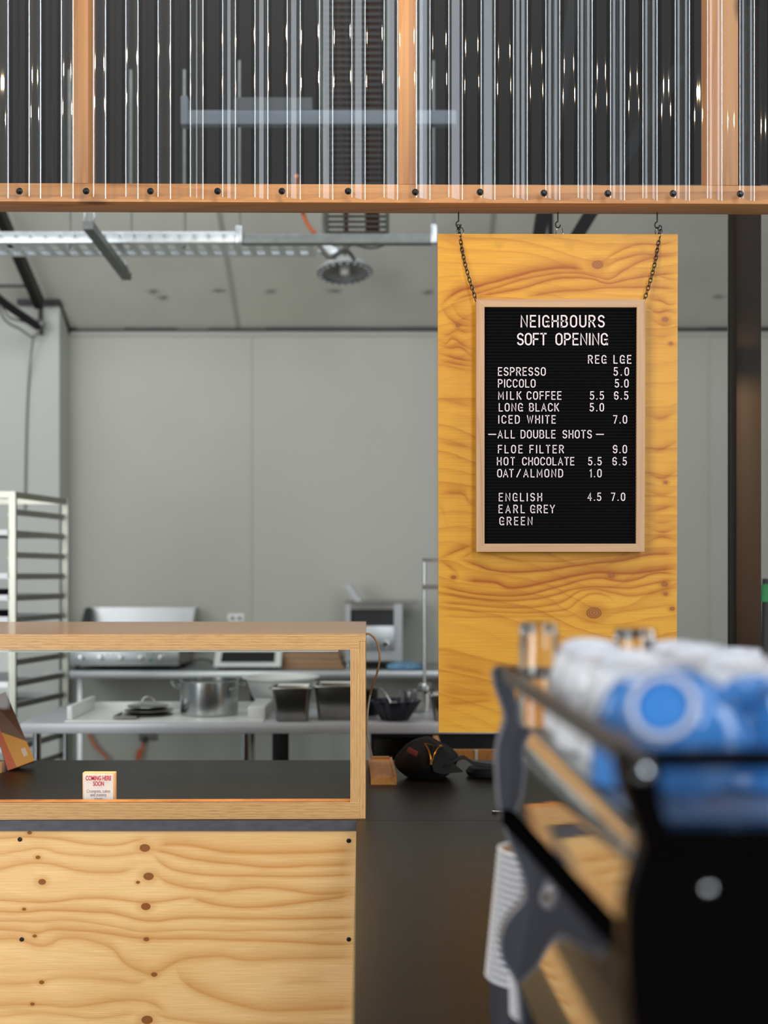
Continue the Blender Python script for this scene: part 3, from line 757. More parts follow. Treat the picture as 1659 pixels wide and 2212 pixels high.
for px, py in ((43, 1813), (753, 1816), (47, 2029), (753, 2029)):
    c = P(px, py, ZPn-.0005)
    obj('screw', MB().lathe([(.0052, 0), (.0050, .002), (.003, .0034), (.0018, .0034), (.0015, .0022), (.0001, .0022)], c, 16, axis=Matrix.Rotation(PI/2, 3, 'X')), M['black_plastic'], fp)
tag(obj('counter_carcass', MB().box((-1.5, ZPn+.02, .0), (.95, yb-.08, CT-.0255)), M['dark_board']), 'dark cabinet carcass under the display case worktop', 'cabinet')
# return counter under the coffee machine, running towards the viewer
def edge_x(z): return wx(770, ZF)+(ZF-z)*.020
rt = thing('counter_worktop', 'black laminate return worktop carrying the espresso machine and paper cups', 'countertop', (.5, 1.5, CT-.025))
obj('top_surface', MB().prism([(edge_x(ZF-.0015), ZF-.0015, CT), (1.3, ZF-.0015, CT), (1.3, .35, CT), (edge_x(.35), .35, CT)], (0, 0, -.025)), M['laminate'], rt)
tag(obj('counter_carcass', MB().prism([(edge_x(ZF)+.012, ZF-.003, .0), (1.25, ZF-.003, .0), (1.25, .4, .0), (edge_x(.4)+.012, .4, .0)], (0, 0, CT-.0256)), M['dark_board']), 'dark cabinet carcass under the espresso machine worktop', 'cabinet')

# ------------------------------------------------------------------ display case
ZQ = 2.741
yaw = math.radians(.8)
qx1 = wx(790, ZQ); qtop = wz(1370, ZQ); qb = CT; qd = .718; qx0 = qx1-1.25
TH = .0362
dc = thing('display_case', 'plywood and glass display case on the black counter', 'display case', (qx1, ZQ, qb), yaw)
RQ = Matrix.Translation((qx1, ZQ, qb)) @ Matrix.Rotation(yaw, 4, 'Z') @ Matrix.Translation((-qx1, -ZQ, -qb))
def q_obj(name, mb, mat, par=None, **k):
    mb.bm.transform(RQ); return obj(name, mb, mat, par or dc, **k)
xi = qx1-TH; ti = qtop-TH; lam = .0165
# top: upper skin over the whole width, lower layer stopping at the upright's outer skin
tp = q_obj('top_panel', MB().box((qx0, ZQ, qtop-lam), (qx1, ZQ+qd, qtop)).box((qx0, ZQ, ti), (qx1-lam, ZQ+qd, qtop-lam)), [M['edge_h']])
q_obj('top_veneer', MB().box((qx0, ZQ+.0004, qtop), (qx1-.0004, ZQ+qd, qtop+.0006)), M['case_top'], tp)
brz = wz(1733, ZQ)
q_obj('side_panel', MB().box((qx1-lam, ZQ, qb), (qx1, ZQ+qd, qtop-lam)).box((xi, ZQ, brz), (qx1-lam, ZQ+qd, ti)), M['edge_v'])
q_obj('bottom_rail', MB().box((qx0, ZQ, qb), (qx1-lam, ZQ+.045, brz)), M['edge_h'])
q_obj('side_panel', MB().box((qx0-.036, ZQ, qb), (qx0, ZQ+qd, qtop)), M['edge_v'])
q_obj('glass_pane', MB().box((qx0, ZQ+.010, brz-.004), (xi+.002, ZQ+.014, ti+.002)), M['pane'])
q_obj('light_strip', MB().box((qx0+.02, ZQ+.020, ti-.007), (xi-.03, ZQ+.034, ti-.0002)), M['white_plastic'])
ls = area('case_light_strip', (-.6, ZQ+.035, ti-.010), (-.6, ZQ+.035, 0), 1.05, .012, 4.5, (1, .66, .30))

# sign block in the case
sg = thing('price_sign', 'small white card sign in a wooden block inside the display case', 'sign', (wx(212, 2.80), 2.80, CT))
sx0, sx1, stp = wx(179, 2.80), wx(247, 2.80), wz(1669, 2.80)
obj('block', MB().box((sx0-.001, 2.80, CT), (sx1+.001, 2.82, stp), .0015), M['pale_wood'], sg)
obj('card', MB().box((sx0+.003, 2.7985, CT+.004), (sx1-.003, 2.80, stp-.004)), M['card'], sg)
def font_text(name, body, px_, py_, size, mat, parent, y, bold=0.0, sx=1.0, align='CENTER'):
    cu = bpy.data.curves.new('t', 'FONT'); cu.body = body; cu.size = size; cu.align_x = align; cu.extrude = .0002; cu.offset = bold; cu.resolution_u = 3
    to = bpy.data.objects.new('t', cu); COL.objects.link(to)
    bpy.context.view_layer.update()
    me = bpy.data.meshes.new_from_object(to.evaluated_get(bpy.context.evaluated_depsgraph_get()))
    bpy.data.objects.remove(to); bpy.data.curves.remove(cu)
    p = P(px_, py_, y)
    me.transform(Matrix.Translation(p) @ Matrix.Rotation(PI/2, 4, 'X') @ Matrix.Diagonal((sx, 1, 1, 1)))
    mb = MB(); mb.bm.from_mesh(me); bpy.data.meshes.remove(me)
    return obj(name, mb, mat, parent)
sy = 2.798
font_text('lettering', 'COMING HERE', 212.5, 1685.5, .0155, M['red_ink'], sg, sy, .0003, .60)
font_text('lettering', 'SOON', 213, 1697.5, .0155, M['red_ink'], sg, sy, .0003, .60)
font_text('lettering', 'Crumpets, cakes', 212.5, 1712, .0112, M['grey_ink'], sg, sy, 0, .76)
font_text('lettering', 'and yummy', 212.5, 1720, .0112, M['grey_ink'], sg, sy, 0, .76)
font_text('lettering', 'treats', 212.5, 1728.5, .0112, M['grey_ink'], sg, sy, 0, .76)

# printed carton leaning in the case
ZK = 3.40
cb = thing('coffee_carton', 'tall orange and brown printed carton leaning inside the display case', 'box', P(20, 1666, ZK))
O3 = P(17, 1664.5, ZK)
ex = (P(75, 1643, ZK+.03)-O3)                       # bottom edge of the printed end face
up = (P(-8, 1505, ZK+.03)-O3)+Vector((0, .012, 0))
ey = Vector((-.085, .035, -.004))
A, B, Cc, D = O3, O3+ex, O3+ex+up, O3+up
Cc = P(12, 1494, ZK+.06); D = P(-28, 1512, ZK+.03)
mid1 = A.lerp(D, .52)
f1 = MB()
f1.face([A.lerp(B, .33), B, B.lerp(Cc, .28), A.lerp(D, .52).lerp(B.lerp(Cc, .5), .18)], 1)        # yellow
f1.face([A.lerp(B, .33), A.lerp(D, .52).lerp(B.lerp(Cc, .5), .18), D.lerp(Cc, .2), D, A], 0)      # orange
f1.face([B.lerp(Cc, .28), Cc, D.lerp(Cc, .2), A.lerp(D, .52).lerp(B.lerp(Cc, .5), .18)], 2)       # brown
n_ = ex.cross(up).normalized(); n_ = n_ if n_.y > 0 else -n_
bk = n_*.05
for p, q, mi in ((A, B, 1), (B, Cc, 3), (Cc, D, 2), (D, A, 0)): f1.face([p, q, q+bk, p+bk], mi)
f1.face([A+bk, D+bk, Cc+bk, B+bk], 0)
obj('carton_body', f1, [M['orange_print'], M['yellow_print'], M['brown_print'], M['tan_print']], cb)
l1 = MB()
lc = A.lerp(B, .70)+(Cc-B)*.10-n_*.0006
l1.face([lc, lc+ex*.16, lc+ex*.16+(Cc-B)*.11, lc+(Cc-B)*.11])
obj('printed_label', l1, M['card'], cb)
b2 = P(-30, 1672, 3.36)
tag(obj('wooden_block', MB().box((b2.x-.03, b2.y, CT), (wx(3, 3.36), b2.y+.03, wz(1648, 3.36)), .002), M['pale_wood']), 'small pale wooden block beside the orange carton in the display case', 'block')

# cable from the case to the wooden power block
cp = [(789, 1371, 3.05), (797, 1369, 3.05), (810, 1380, 3.05), (818, 1400, 3.05), (820, 1425, 3.05), (815, 1452, 3.07), (806, 1478, 3.1), (800, 1500, 3.15), (795, 1530, 3.2), (793, 1560, 3.25), (793, 1585, 3.3), (797, 1606, 3.35), (802, 1628, 3.4), (804, 1640, 3.42)]
def smooth(pts, n=6):
    out = []; m = len(pts)
    for i in range(m-1):
        p0, p1, p2, p3 = pts[max(i-1, 0)], pts[i], pts[i+1], pts[min(i+2, m-1)]
        for k in range(n):
            t_ = k/n
            out.append(.5*((2*p1)+(p2-p0)*t_+(2*p0-5*p1+4*p2-p3)*t_**2+(-p0+3*p1-3*p2+p3)*t_**3))
    out.append(pts[-1]); return out
path = smooth([P(*q) for q in cp])
cbl = thing('power_cord', 'thin power cord looping from the display case top to the wooden block', 'cord', path[-1])
h_ = len(path)*7//13
obj('fabric_flex', MB().tube(path[:h_+1], .0028, 8), M['tan_cable'], cbl); obj('plastic_flex', MB().tube(path[h_:], .0028, 8), M['white_cable'], cbl)
wbx = thing('wooden_tray', 'narrow reddish wooden tray block on the black counter beside the display case', 'tray', (wx(828, 3.18), 3.18, CT))
mb = MB().prism([(wx(801, 3.18), 3.18, CT), (wx(857, 3.18), 3.18, CT), (wx(857, 3.18), 3.18, CT+.020), (wx(801, 3.18), 3.18, CT+.020)], (-.012, .34, 0))
obj('body', mb, M['block'], wbx)
mb = MB()
mb.prism([(wx(851, 3.18), 3.18, CT+.020), (wx(857, 3.18), 3.18, CT+.020), (wx(857, 3.18), 3.18, CT+.025), (wx(851, 3.18), 3.18, CT+.025)], (-.012, .34, 0))
mb.prism([(wx(801, 3.18), 3.50, CT+.020), (wx(857, 3.18)-.011, 3.50, CT+.020), (wx(857, 3.18)-.011, 3.50, CT+.025), (wx(801, 3.18), 3.50, CT+.025)], (-.0, .02, 0))
obj('lip', mb, M['block'], wbx)

# black pouch with brass zip
ZG = 3.30
pg = thing('black_pouch', 'open black canvas pouch with brass zip and red leather tab', 'bag', (wx(925, ZG), ZG, CT))
mb = MB(); gx = wx(922, ZG)
bmesh.ops.create_uvsphere(mb.bm, u_segments=40, v_segments=24, radius=1)
nz_r = random.Random(5); ph = [nz_r.uniform(0, 6) for _ in range(8)]
for v in mb.bm.verts:
    x, y, z = v.co
    lump = 1+.06*math.sin(5*x+ph[0])*math.cos(4*z+ph[1])+.04*math.sin(9*y+ph[2]+3*x)
    zz = z*.062*lump
    if z > 0: zz *= (1.0-.25*max(0, x))
    v.co = Vector((gx+x*.087*lump*(1 if z < .2 else 1-.28*(z-.2)), ZG+y*.075*lump, CT+max(.0, zz+.052)))
obj('body', mb, M['bag'], pg)
mb = MB(); 
flap = [P(934, 1612, 3.225), P(957, 1611, 3.24), P(967, 1640, 3.23), P(1000, 1668, 3.2), P(955, 1672, 3.2), P(938, 1668, 3.205), P(930, 1645, 3.21)]
mb.prism(flap, (0, .012, .002)); obj('flap', mb, M['bag'], pg)
zl = smooth([P(918, 1606, 3.24), P(925, 1618, 3.222), P(929, 1632, 3.208), P(931, 1646, 3.200)]); zr = smooth([P(957, 1611, 3.232), P(947, 1615, 3.222), P(939, 1628, 3.208), P(933, 1646, 3.200)])
obj('zip', MB().tube(zl, .0026, 6).tube(zr, .0022, 6).box(P(929, 1652, 3.197), P(934, 1640, 3.200)).tube(smooth([P(918, 1606, 3.24), P(935, 1610, 3.25), P(957, 1611, 3.232)]), .0016, 6), M['brass'], pg)
q = P(891, 1624, 3.205); obj('leather_tab', MB().box(q-Vector((.015, .004, .007)), q+Vector((.015, .004, .007)), .001, rot=Matrix.Rotation(math.radians(28), 3, 'Y')), M['leather'], pg)
stp_ = smooth([P(960, 1652, 3.22), P(985, 1642, 3.25), P(1003, 1637, 3.28), P(1025, 1650, 3.27), P(1062, 1655, 3.26)])
mb = MB()
for i in range(len(stp_)-1):
    a, b = stp_[i], stp_[i+1]; wv = Vector((0, .018, .002))
    mb.prism([a-wv, b-wv, b+wv, a+wv], (0, 0, .002))
obj('strap', mb, M['bag'], pg)
tag(obj('folded_case', MB().lathe([(.02, 0), (.055, .004), (.060, .015), (.050, .026), (.02, .030)], (wx(1052, 3.3), 3.32, CT), 30), M['bag']), 'flat black zip case lying on the counter end of the pouch strap', 'case')
rod0, rod1 = P(1063, 1756, 2.80), P(1092, 1758.5, 2.79)
dz = CT+.0036-rod0.z
tag(obj('steel_rod', MB().tube([rod0+Vector((0, 0, dz)), rod1+Vector((.03, 0, dz))], .0034, 12), M['chrome']), 'thin bright steel rod lying on the black counter behind the espresso machine', 'rod')

# ------------------------------------------------------------------ espresso machine
def mm(lx, d, Y): return Vector((.121+lx+.0274*d, 1.315-d, CZ+Y))
DL = .635
em = thing('espresso_machine', 'large black and mirror-steel espresso machine with cups on top', 'coffee machine', mm(.25, DL/2, CT-CZ))
OUT = [(.0, -.110), (.003, -.127), (.010, -.147), (.0135, -.161), (.011, -.172), (.006, -.188), (.004, -.207), (.005, -.236), (.008, -.262), (.016, -.291), (.021, -.305), (.031, -.329), (.036, -.352), (.034, -.367), (.018, -.385), (.009, -.406), (.011, -.430), (.022, -.449), (.030, -.470), (.034, -.530)]
REST = [(.47, -.530), (.49, -.30), (.49, -.165), (.033, -.165), (.029, -.150), (.024, -.130), (.024, -.104), (.006, -.104)]
def sm2(pts, n=3):
    v = smooth([Vector((a, b, 0)) for a, b in pts], n); return [(p.x, p.y) for p in v]
OUTS = sm2(OUT)
for d0, nm in ((0, 'far'), (DL-.022, 'near')):
    dth = .022
    o = obj('end_panel', MB().prism([mm(a, d0, b) for a, b in OUTS+(REST if nm == 'far' else REST[:2]+[(.49, -.149), (.029, -.149)]+REST[5:])], mm(0, d0+dth, 0)-mm(0, d0, 0)), M['machine_panel' if nm == 'far' else 'machine_black'], em)
    # edge band along the curved profile; far one pale as a painted highlight
    mb = MB()
    for i in range(len(OUTS)-1):
        (a, b), (a2, b2) = OUTS[i], OUTS[i+1]
        mb.prism([mm(a-.0012, d0+dth-.006, b), mm(a2-.0012, d0+dth-.006, b2), mm(a2+.0012, d0+dth-.006, b2), mm(a+.0012, d0+dth-.006, b)], mm(0, d0+dth+.0005, 0)-mm(0, d0+dth-.006, 0))
    obj('edge_band', mb, M['machine_grey'] if nm == 'far' else M['machine_black'], o)
def strip(far, near, d0, d1, th=.002):
    """curved sheet between a profile at the board end and one at the other end"""
    mb = MB(); A_, B_ = sm2(far, 5), sm2(near, 5); N = 12
    V = [[mb.bm.verts.new(mm(a[0]+(b[0]-a[0])*k_/N, d0+(d1-d0)*k_/N, a[1]+(b[1]-a[1])*k_/N)) for a, b in zip(A_, B_)] for k_ in range(N+1)]
    for k_ in range(N):
        for i in range(len(A_)-1): mb.bm.faces.new((V[k_][i], V[k_][i+1], V[k_+1][i+1], V[k_+1][i]))
    bmesh.ops.recalc_face_normals(mb.bm, faces=mb.bm.faces)
    bmesh.ops.solidify(mb.bm, geom=list(mb.bm.faces), thickness=th)
    bmesh.ops.recalc_face_normals(mb.bm, faces=mb.bm.faces)
    return mb
def wave(y0, y1, xb):
    """cross-section of the upper panel: leaning, upright, leaning again"""
    H = y0-y1; x = xb; out = [(x, y1)]
    for a, b, deg in ((1.0, .92, 9), (.92, .82, 6), (.82, .72, 3), (.72, .50, 1.5), (.50, .32, 1.5), (.32, .20, 10), (.20, .10, 22), (.10, .0, 23)):
        x += (a-b)*H*math.tan(math.radians(deg)); out.append((x, y0-b*H))
    return list(reversed(out))
obj('upper_back_panel', strip(wave(-.164, -.264, .0165), wave(-.164, -.226, .0150), .021, DL-.021), M['mirror'], em)
ts = MB(); d0_, d1_ = .021, DL-.021
sec = [(.009, .001), (.021, .001), (.023, -.015), (.010, -.015)]
f_, n_s = [mm(a, d0_, -.264+b) for a, b in sec], [mm(a, d1_, -.226+b) for a, b in sec]
va, vb = [ts.bm.verts.new(p) for p in f_], [ts.bm.verts.new(p) for p in n_s]
for i in range(4): ts.bm.faces.new((va[i], va[(i+1) % 4], vb[(i+1) % 4], vb[i]))
ts.bm.faces.new(va); ts.bm.faces.new(list(reversed(vb))); bmesh.ops.recalc_face_normals(ts.bm, faces=ts.bm.faces)
obj('trim_strip', ts, M['matte_black'], em)
obj('lower_back_panel', strip([(.017, -.277), (.036, -.297), (.0455, -.33), (.0455, -.365), (.037, -.41), (.030, -.455)], [(.016, -.239), (.032, -.270), (.043, -.315), (.0445, -.36), (.037, -.41), (.030, -.455)], .021, DL-.021), M['mirror'], em)
obj('plinth', MB().prism([mm(.036, .021, -.455), mm(.46, .021, -.455), mm(.46, .021, -.53), mm(.045, .021, -.53)], mm(0, DL-.021, 0)-mm(0, .021, 0)), M['machine_black'], em)
obj('body_shell', MB().prism([mm(.075, .023, -.175), mm(.465, .023, -.175), mm(.465, .023, -.454), mm(.075, .023, -.454)], mm(0, DL-.023, 0)-mm(0, .023, 0)), M['steel_brushed'], em)
obj('cup_tray', MB().prism([mm(.033, .023, -.166), mm(.484, .023, -.166), mm(.484, .023, -.174), mm(.033, .023, -.174)], mm(0, DL-.023, 0)-mm(0, .023, 0)), M['steel_brushed'], em)
RZ = -.110
def fbar(p, q, w, h): # flat bar between two machine points
    p, q = Vector(p), Vector(q); t_ = (q-p).normalized(); s = t_.cross(Vector((0, 0, 1))).normalized()*w/2; u = Vector((0, 0, h/2))
    return MB().prism([p-s-u, p+s-u, p+s+u, p-s+u], q-p)
obj('cup_rail', fbar(mm(.012, -.004, RZ), mm(.012, DL+.004, RZ), .010, .013), M['rail'], em)
obj('cup_rail', fbar(mm(.006, DL-.011, RZ), mm(.49, DL-.011, RZ), .012, .0115), M['machine_black'], em)
obj('cup_rail', fbar(mm(.006, .011, RZ), mm(.49, .011, RZ), .012, .012), M['rail'], em)
obj('cup_rail', fbar(mm(.485, 0, RZ), mm(.485, DL, RZ), .010, .013), M['rail'], em)
RX = Matrix.Rotation(PI/2, 3, 'X')
for lx, Y, r in ((.0135, -.1165, .0060), (.052, -.1845, .0036)):
    c = mm(lx, DL+.0003, Y)
    obj('bolt', MB().lathe([(r, 0), (r, .001), (r*.92, .0022), (r*.7, .0034), (r*.4, .0041), (.0003, .0044)], c, 24, axis=RX), M['chrome'], em)
for lx in (.10, .42):
    for d in (.07, DL-.07):
        p = mm(lx, d, 0); obj('foot', MB().lathe([(.022, CT), (.024, CT+.006), (.018, CT+.02), (.018, CZ-.531)], (p.x, p.y, 0), 24), M['black_rubber'], em)

# cups on the machine --------------------------------------------------
def cup_parts(root, mat, R=.0435, H=.083, foot=.0225, k=(.985, .90, .74)):
    """upside-down cup, rim on z=0, foot ring on top, handle towards +x"""
    t0 = Vector(root.location)
    prof = [(R-.003, .0), (R, .0015), (R, .006), (R*k[0], H*.35), (R*k[1], H*.62), (R*k[2], H*.83), (foot+.0035, H*.945), (foot+.001, H*.95), (foot+.001, H), (foot-.0035, H), (foot-.004, H-.0035), (.0005, H-.004)]
    inner = [(.0005, H-.009), (foot, H-.010), (R*k[2]-.004, H*.78), (R*k[1]-.004, H*.56), (R-.0045, H*.30), (R-.0045, .004)]
    full = list(reversed(prof))+list(reversed(inner))
    b = obj('bowl', MB().lathe(full, t0, 44), mat, root, sharp=60)
    obj('foot_ring', MB().lathe([(foot-.003, H-.001), (foot-.003, H+.0012), (foot+.0006, H+.0012), (foot+.0012, H-.001)], t0, 40, closed=True), M['cup_bare'], root)
    pts = []
    for i in range(13):
        a = -PI*.5+PI*i/12
        pts.append(t0+Vector((R*.93+.027*math.cos(a), 0, H*.46+.023*math.sin(a))))
    pts[0].x -= .004; pts[-1].x -= .010
    obj('handle', MB().tube(pts, [.0045]*13, 10), mat, root)
TR = -.1655
cp_b = thing('ceramic_cup', '', 'cup', mm(.07, .57, TR)); cup_parts(cp_b, M['cup_blue'])
cp_w = thing('ceramic_cup', '', 'cup', mm(.07, .14, TR)); cup_parts(cp_w, M['cup_white'], foot=.0285, k=(.98, .92, .82))
used = set()
def cup(kind, lx, d, Y, label, rot=(0, 0, 0), grp=None):
    src = cp_b if kind == 'b' else cp_w
    grp = grp or ('blue cups on the espresso machine' if kind == 'b' else 'white cups on the espresso machine')
    if kind in used: return dup(src, mm(lx, d, Y), rot, label, grp)
    used.add(kind); src.location = mm(lx, d, Y); src.rotation_euler = rot; tag(src, label, 'cup', grp); return src
ROWS = [(.055, 'w', 'first'), (.141, 'w', 'second'), (.227, 'w', 'third'), (.313, 'w', 'fourth'), (.399, 'b', 'fifth'), (.535, 'b', 'sixth')]
LX = [.075, .166, .257, .348, .437]
first = True
for i, (d, kd, rw_) in enumerate(ROWS):
    for jx, lx in enumerate(LX):
        if (i == 0 and jx != 2) or (i in (1, 2, 3) and jx > 1) or (i == 4 and jx > 2) or (i == 5 and jx not in (2, 3)): continue
        ang = .15 if (i, jx) in ((1, 1), (2, 1)) else rnd.uniform(-1.3, 1.3)
        tl = math.radians(13+3*((i+jx) % 2)) if (kd == 'w' and i in (1, 2, 3)) else 0
        cup(kd, lx+.006*(i % 2), d, TR+math.sin(tl)*.043, '%s cup upside down on the machine, %s row from board end, %s from mirror-panel rail' % ('blue' if kd == 'b' else 'white', rw_, ORD[jx]), Matrix.Rotation(tl, 3, 'X').__matmul__(Matrix.Rotation(ang, 3, 'Z')).to_euler())
ax = Vector((-.43, -.80, .40)).normalized()
cup('b', .092, .462, TR+.0425, 'blue cup lying on its side with pale foot ring showing, beside the black end rail', Vector((0, 0, 1)).rotation_difference(ax).to_euler())
def tumbler(lx, d, Y, label, H, R):
    p = mm(lx, d, Y); g = thing('glass_tumbler', label, 'glass', p, 0, 'glasses on the espresso machine')
    prof = [(.0005, H), (R*.80, H), (R*.84, H-.003), (R, .001), (R-.0018, 0), (R-.0024, .001), (R*.84-.0028, H-.012), (.0005, H-.012)]
    obj('vessel', MB().lathe(prof, p, 32, lobes=lambda a, h: 1+.012*math.cos(10*a)), M['glass'], g)
tumbler(.046, .055, TR, 'tall clear glass tumbler upside down at the board end of the machine', .113, .024)
tumbler(.152, .050, TR, 'clear glass tumbler upside down behind the white cups on the machine', .106, .026)

# paper cup stacks -----------------------------------------------------
def paper_cup(root, R, H, rh):
    t0 = Vector(root.location); Rb = R*.70
    obj('cup_wall', MB().lathe([(Rb-.0015, .004), (Rb, 0), (Rb, .002), (R-.003, H-.003), (R-.0038, H-.003), (Rb-.0014, .005)], t0, 44), M['paper_grey'], root)
    obj('rim', MB().lathe([(R-.0016, H-rh), (R+.0008, H-rh), (R+.0020, H-rh*.72), (R+.0020, H-rh*.28), (R+.0008, H), (R-.0010, H-.0004)], t0, 44, closed=True), M['paper_white'], root)
    obj('lining', MB().lathe([(.0005, .0072), (Rb-.003, .0072), (R-.0045, H-.003), (R-.0030, H-.002), (R-.0040, H-.004), (Rb-.002, .0064), (.0005, .0064)], t0, 44), M['kraft'], root)
def stack(base, lean, n, pitch, R, H, lab, grp):
    axis = Vector(lean).normalized(); rot = Vector((0, 0, 1)).rotation_difference(axis).to_euler()
    for i in range(n):
        loc = base+axis*pitch*i
        name = '%s white-rimmed paper cup from the top of the %s' % (ORD[n-1-i], lab)
        if n-1-i == 0: name = 'topmost open white-rimmed paper cup of the %s, kraft inside showing' % lab
        if i == 0:
            src = thing('paper_cup', name, 'paper cup', loc, 0, grp); paper_cup(src, R, H, pitch*.56); src.rotation_euler = rot
        else: dup(src, loc, rot, name, grp)
p0 = P(1109, 2240, 1.46); p0.z = CT+.001
stack(p0, (.10, .0, 1), 20, .0083, .041, .073, 'tall leaning stack', 'paper cups in the tall leaning stack')
p0 = P(1168, 2300, 1.385); p0.z = CT
stack(p0, (-.02, 0, 1), 12, .0050, .034, .056, 'short stack by the machine foot', 'paper cups in the short stack')

# ------------------------------------------------------------------ kitchen behind
# white table
TZ0, TZ1 = 4.5, 5.20; TT = wz(1562, TZ0); TB = wz(1585, TZ0)
tb = thing('work_table', 'long pale work table carrying pots and pans behind the counter', 'table', (-.3, TZ0, 0))
obj('table_top', MB().box((wx(42, TZ0), TZ0, TB), (1.15, TZ1, TT), .004), M['table'], tb)
for px, zz, r, mt in ((80, 4.56, .016, 'chrome'), (606, 4.58, .033, 'black_plastic'), (142, 4.98, .012, 'chrome'), (530, 4.95, .018, 'chrome'), (1222, 4.95, .018, 'chrome'), (1222, 4.58, .018, 'chrome')):
    obj('leg', MB().tube([(wx(px, zz), zz, 0), (wx(px, zz), zz, TB)], r, 16), M[mt], tb)
# dark fridge and plank below the table, behind the counter
fg = thing('under_counter_fridge', 'black under-counter fridge beneath the work table behind the pouch', 'fridge', (wx(960, 4.6), 4.6, 0))
obj('cabinet', MB().box((wx(800, 4.55), 4.62, .02), (wx(1180, 4.6), 5.0, TB-.012)), M['black_plastic'], fg)
obj('door', MB().box((wx(806, 4.55), 4.60, .06), (wx(940, 4.6), 4.62, TB-.03), .004), M['machine_black'], fg)
pk = thing('plywood_crate', 'low plywood crate with white dividers behind the pouch and strap', 'crate', (wx(1015, 3.9), 3.9, 0))
zt = wz(1620, 3.9)
obj('front_board', MB().box((wx(945, 3.9), 3.9, .0), (wx(1130, 3.9), 3.918, zt)), M['block'], pk)
obj('side_board', MB().box((wx(945, 3.9), 3.918, .0), (wx(945, 3.9)+.018, 4.25, zt)).box((wx(1130, 3.9)-.018, 3.918, 0), (wx(1130, 3.9), 4.25, zt)), M['block'], pk)
obj('divider', MB().box((wx(1026, 3.895), 3.893, zt-.10), (wx(1032, 3.895), 3.90, zt)), M['white_plastic'], pk)
obj('divider', MB().prism([(wx(962, 3.895), 3.893, zt-.05), (wx(968, 3.895), 3.893, zt-.05), (wx(978, 3.895), 3.893, zt), (wx(972, 3.895), 3.893, zt)], (0, .006, 0)), M['white_plastic'], pk)
# shallow white tray on the table
ty0, ty1 = 4.53, 4.93; tx0, tx1 = wx(150, 4.6), wx(572, 4.6)
tw = thing('shallow_tray', 'wide shallow white tray on the work table under the stockpot and lids', 'tray', ((tx0+tx1)/2, ty0, TT))
obj('tray_base', MB().box((tx0, ty0, TT), (tx1, ty1, TT+.006)), M['white_plastic'], tw)
obj('tray_lip', MB().box((tx0, ty0+.03, TT+.006), (tx0+.022, ty1, TT+.060), .004).box((tx1-.07, ty0+.08, TT+.006), (tx1, ty1, TT+.05), .004).box((tx0+.022, ty1-.012, TT+.006), (tx1-.07, ty1, TT+.036)), M['white_plastic'], tw)
TS = TT+.0062
# stockpot
sp = thing('stockpot', 'steel stockpot with two loop handles on the work table', 'pot', (wx(452, 4.74), 4.74, TS))
R_ = .118; Hh = wz(1468, 4.74)-TS
obj('vessel', MB().lathe([(.001, 0), (R_-.006, 0), (R_-.001, .006), (R_, .012), (R_, Hh-.004), (R_+.003, Hh), (R_-.002, Hh), (R_-.003, .01), (.001, .01)], sp.location, 56), M['steel'], sp)
for sgn, a0 in ((-1, PI), (1, -.35)):
    ux = Vector((math.cos(a0), math.sin(a0), 0)); uy = Vector((-ux.y, ux.x, 0)); pts = []
    for i in range(13):
        a = -PI/2+PI*i/12
        pts.append(sp.location+ux*(R_-.003+.040*math.cos(a))+uy*.045*math.sin(a)+Vector((0, 0, Hh-.030+.022*math.cos(a)**2)))
    obj('handle', MB().tube(pts, .0042, 8), M['steel'], sp)
# white mixing bowl
wbw = thing('mixing_bowl', 'big white mixing bowl behind the steel pans on the table', 'bowl', (wx(607, 5.06), 5.06, TT))
Hb = wz(1461, 5.06)-TT
obj('bowl_body', MB().lathe([(.001, 0), (.095, 0), (.10, .004), (.125, .05), (.150, .12), (.160, Hb-.008), (.168, Hb-.006), (.168, Hb), (.156, Hb), (.146, .12), (.12, .052), (.095, .010), (.001, .009)], wbw.location, 56), M['white_plastic'], wbw)
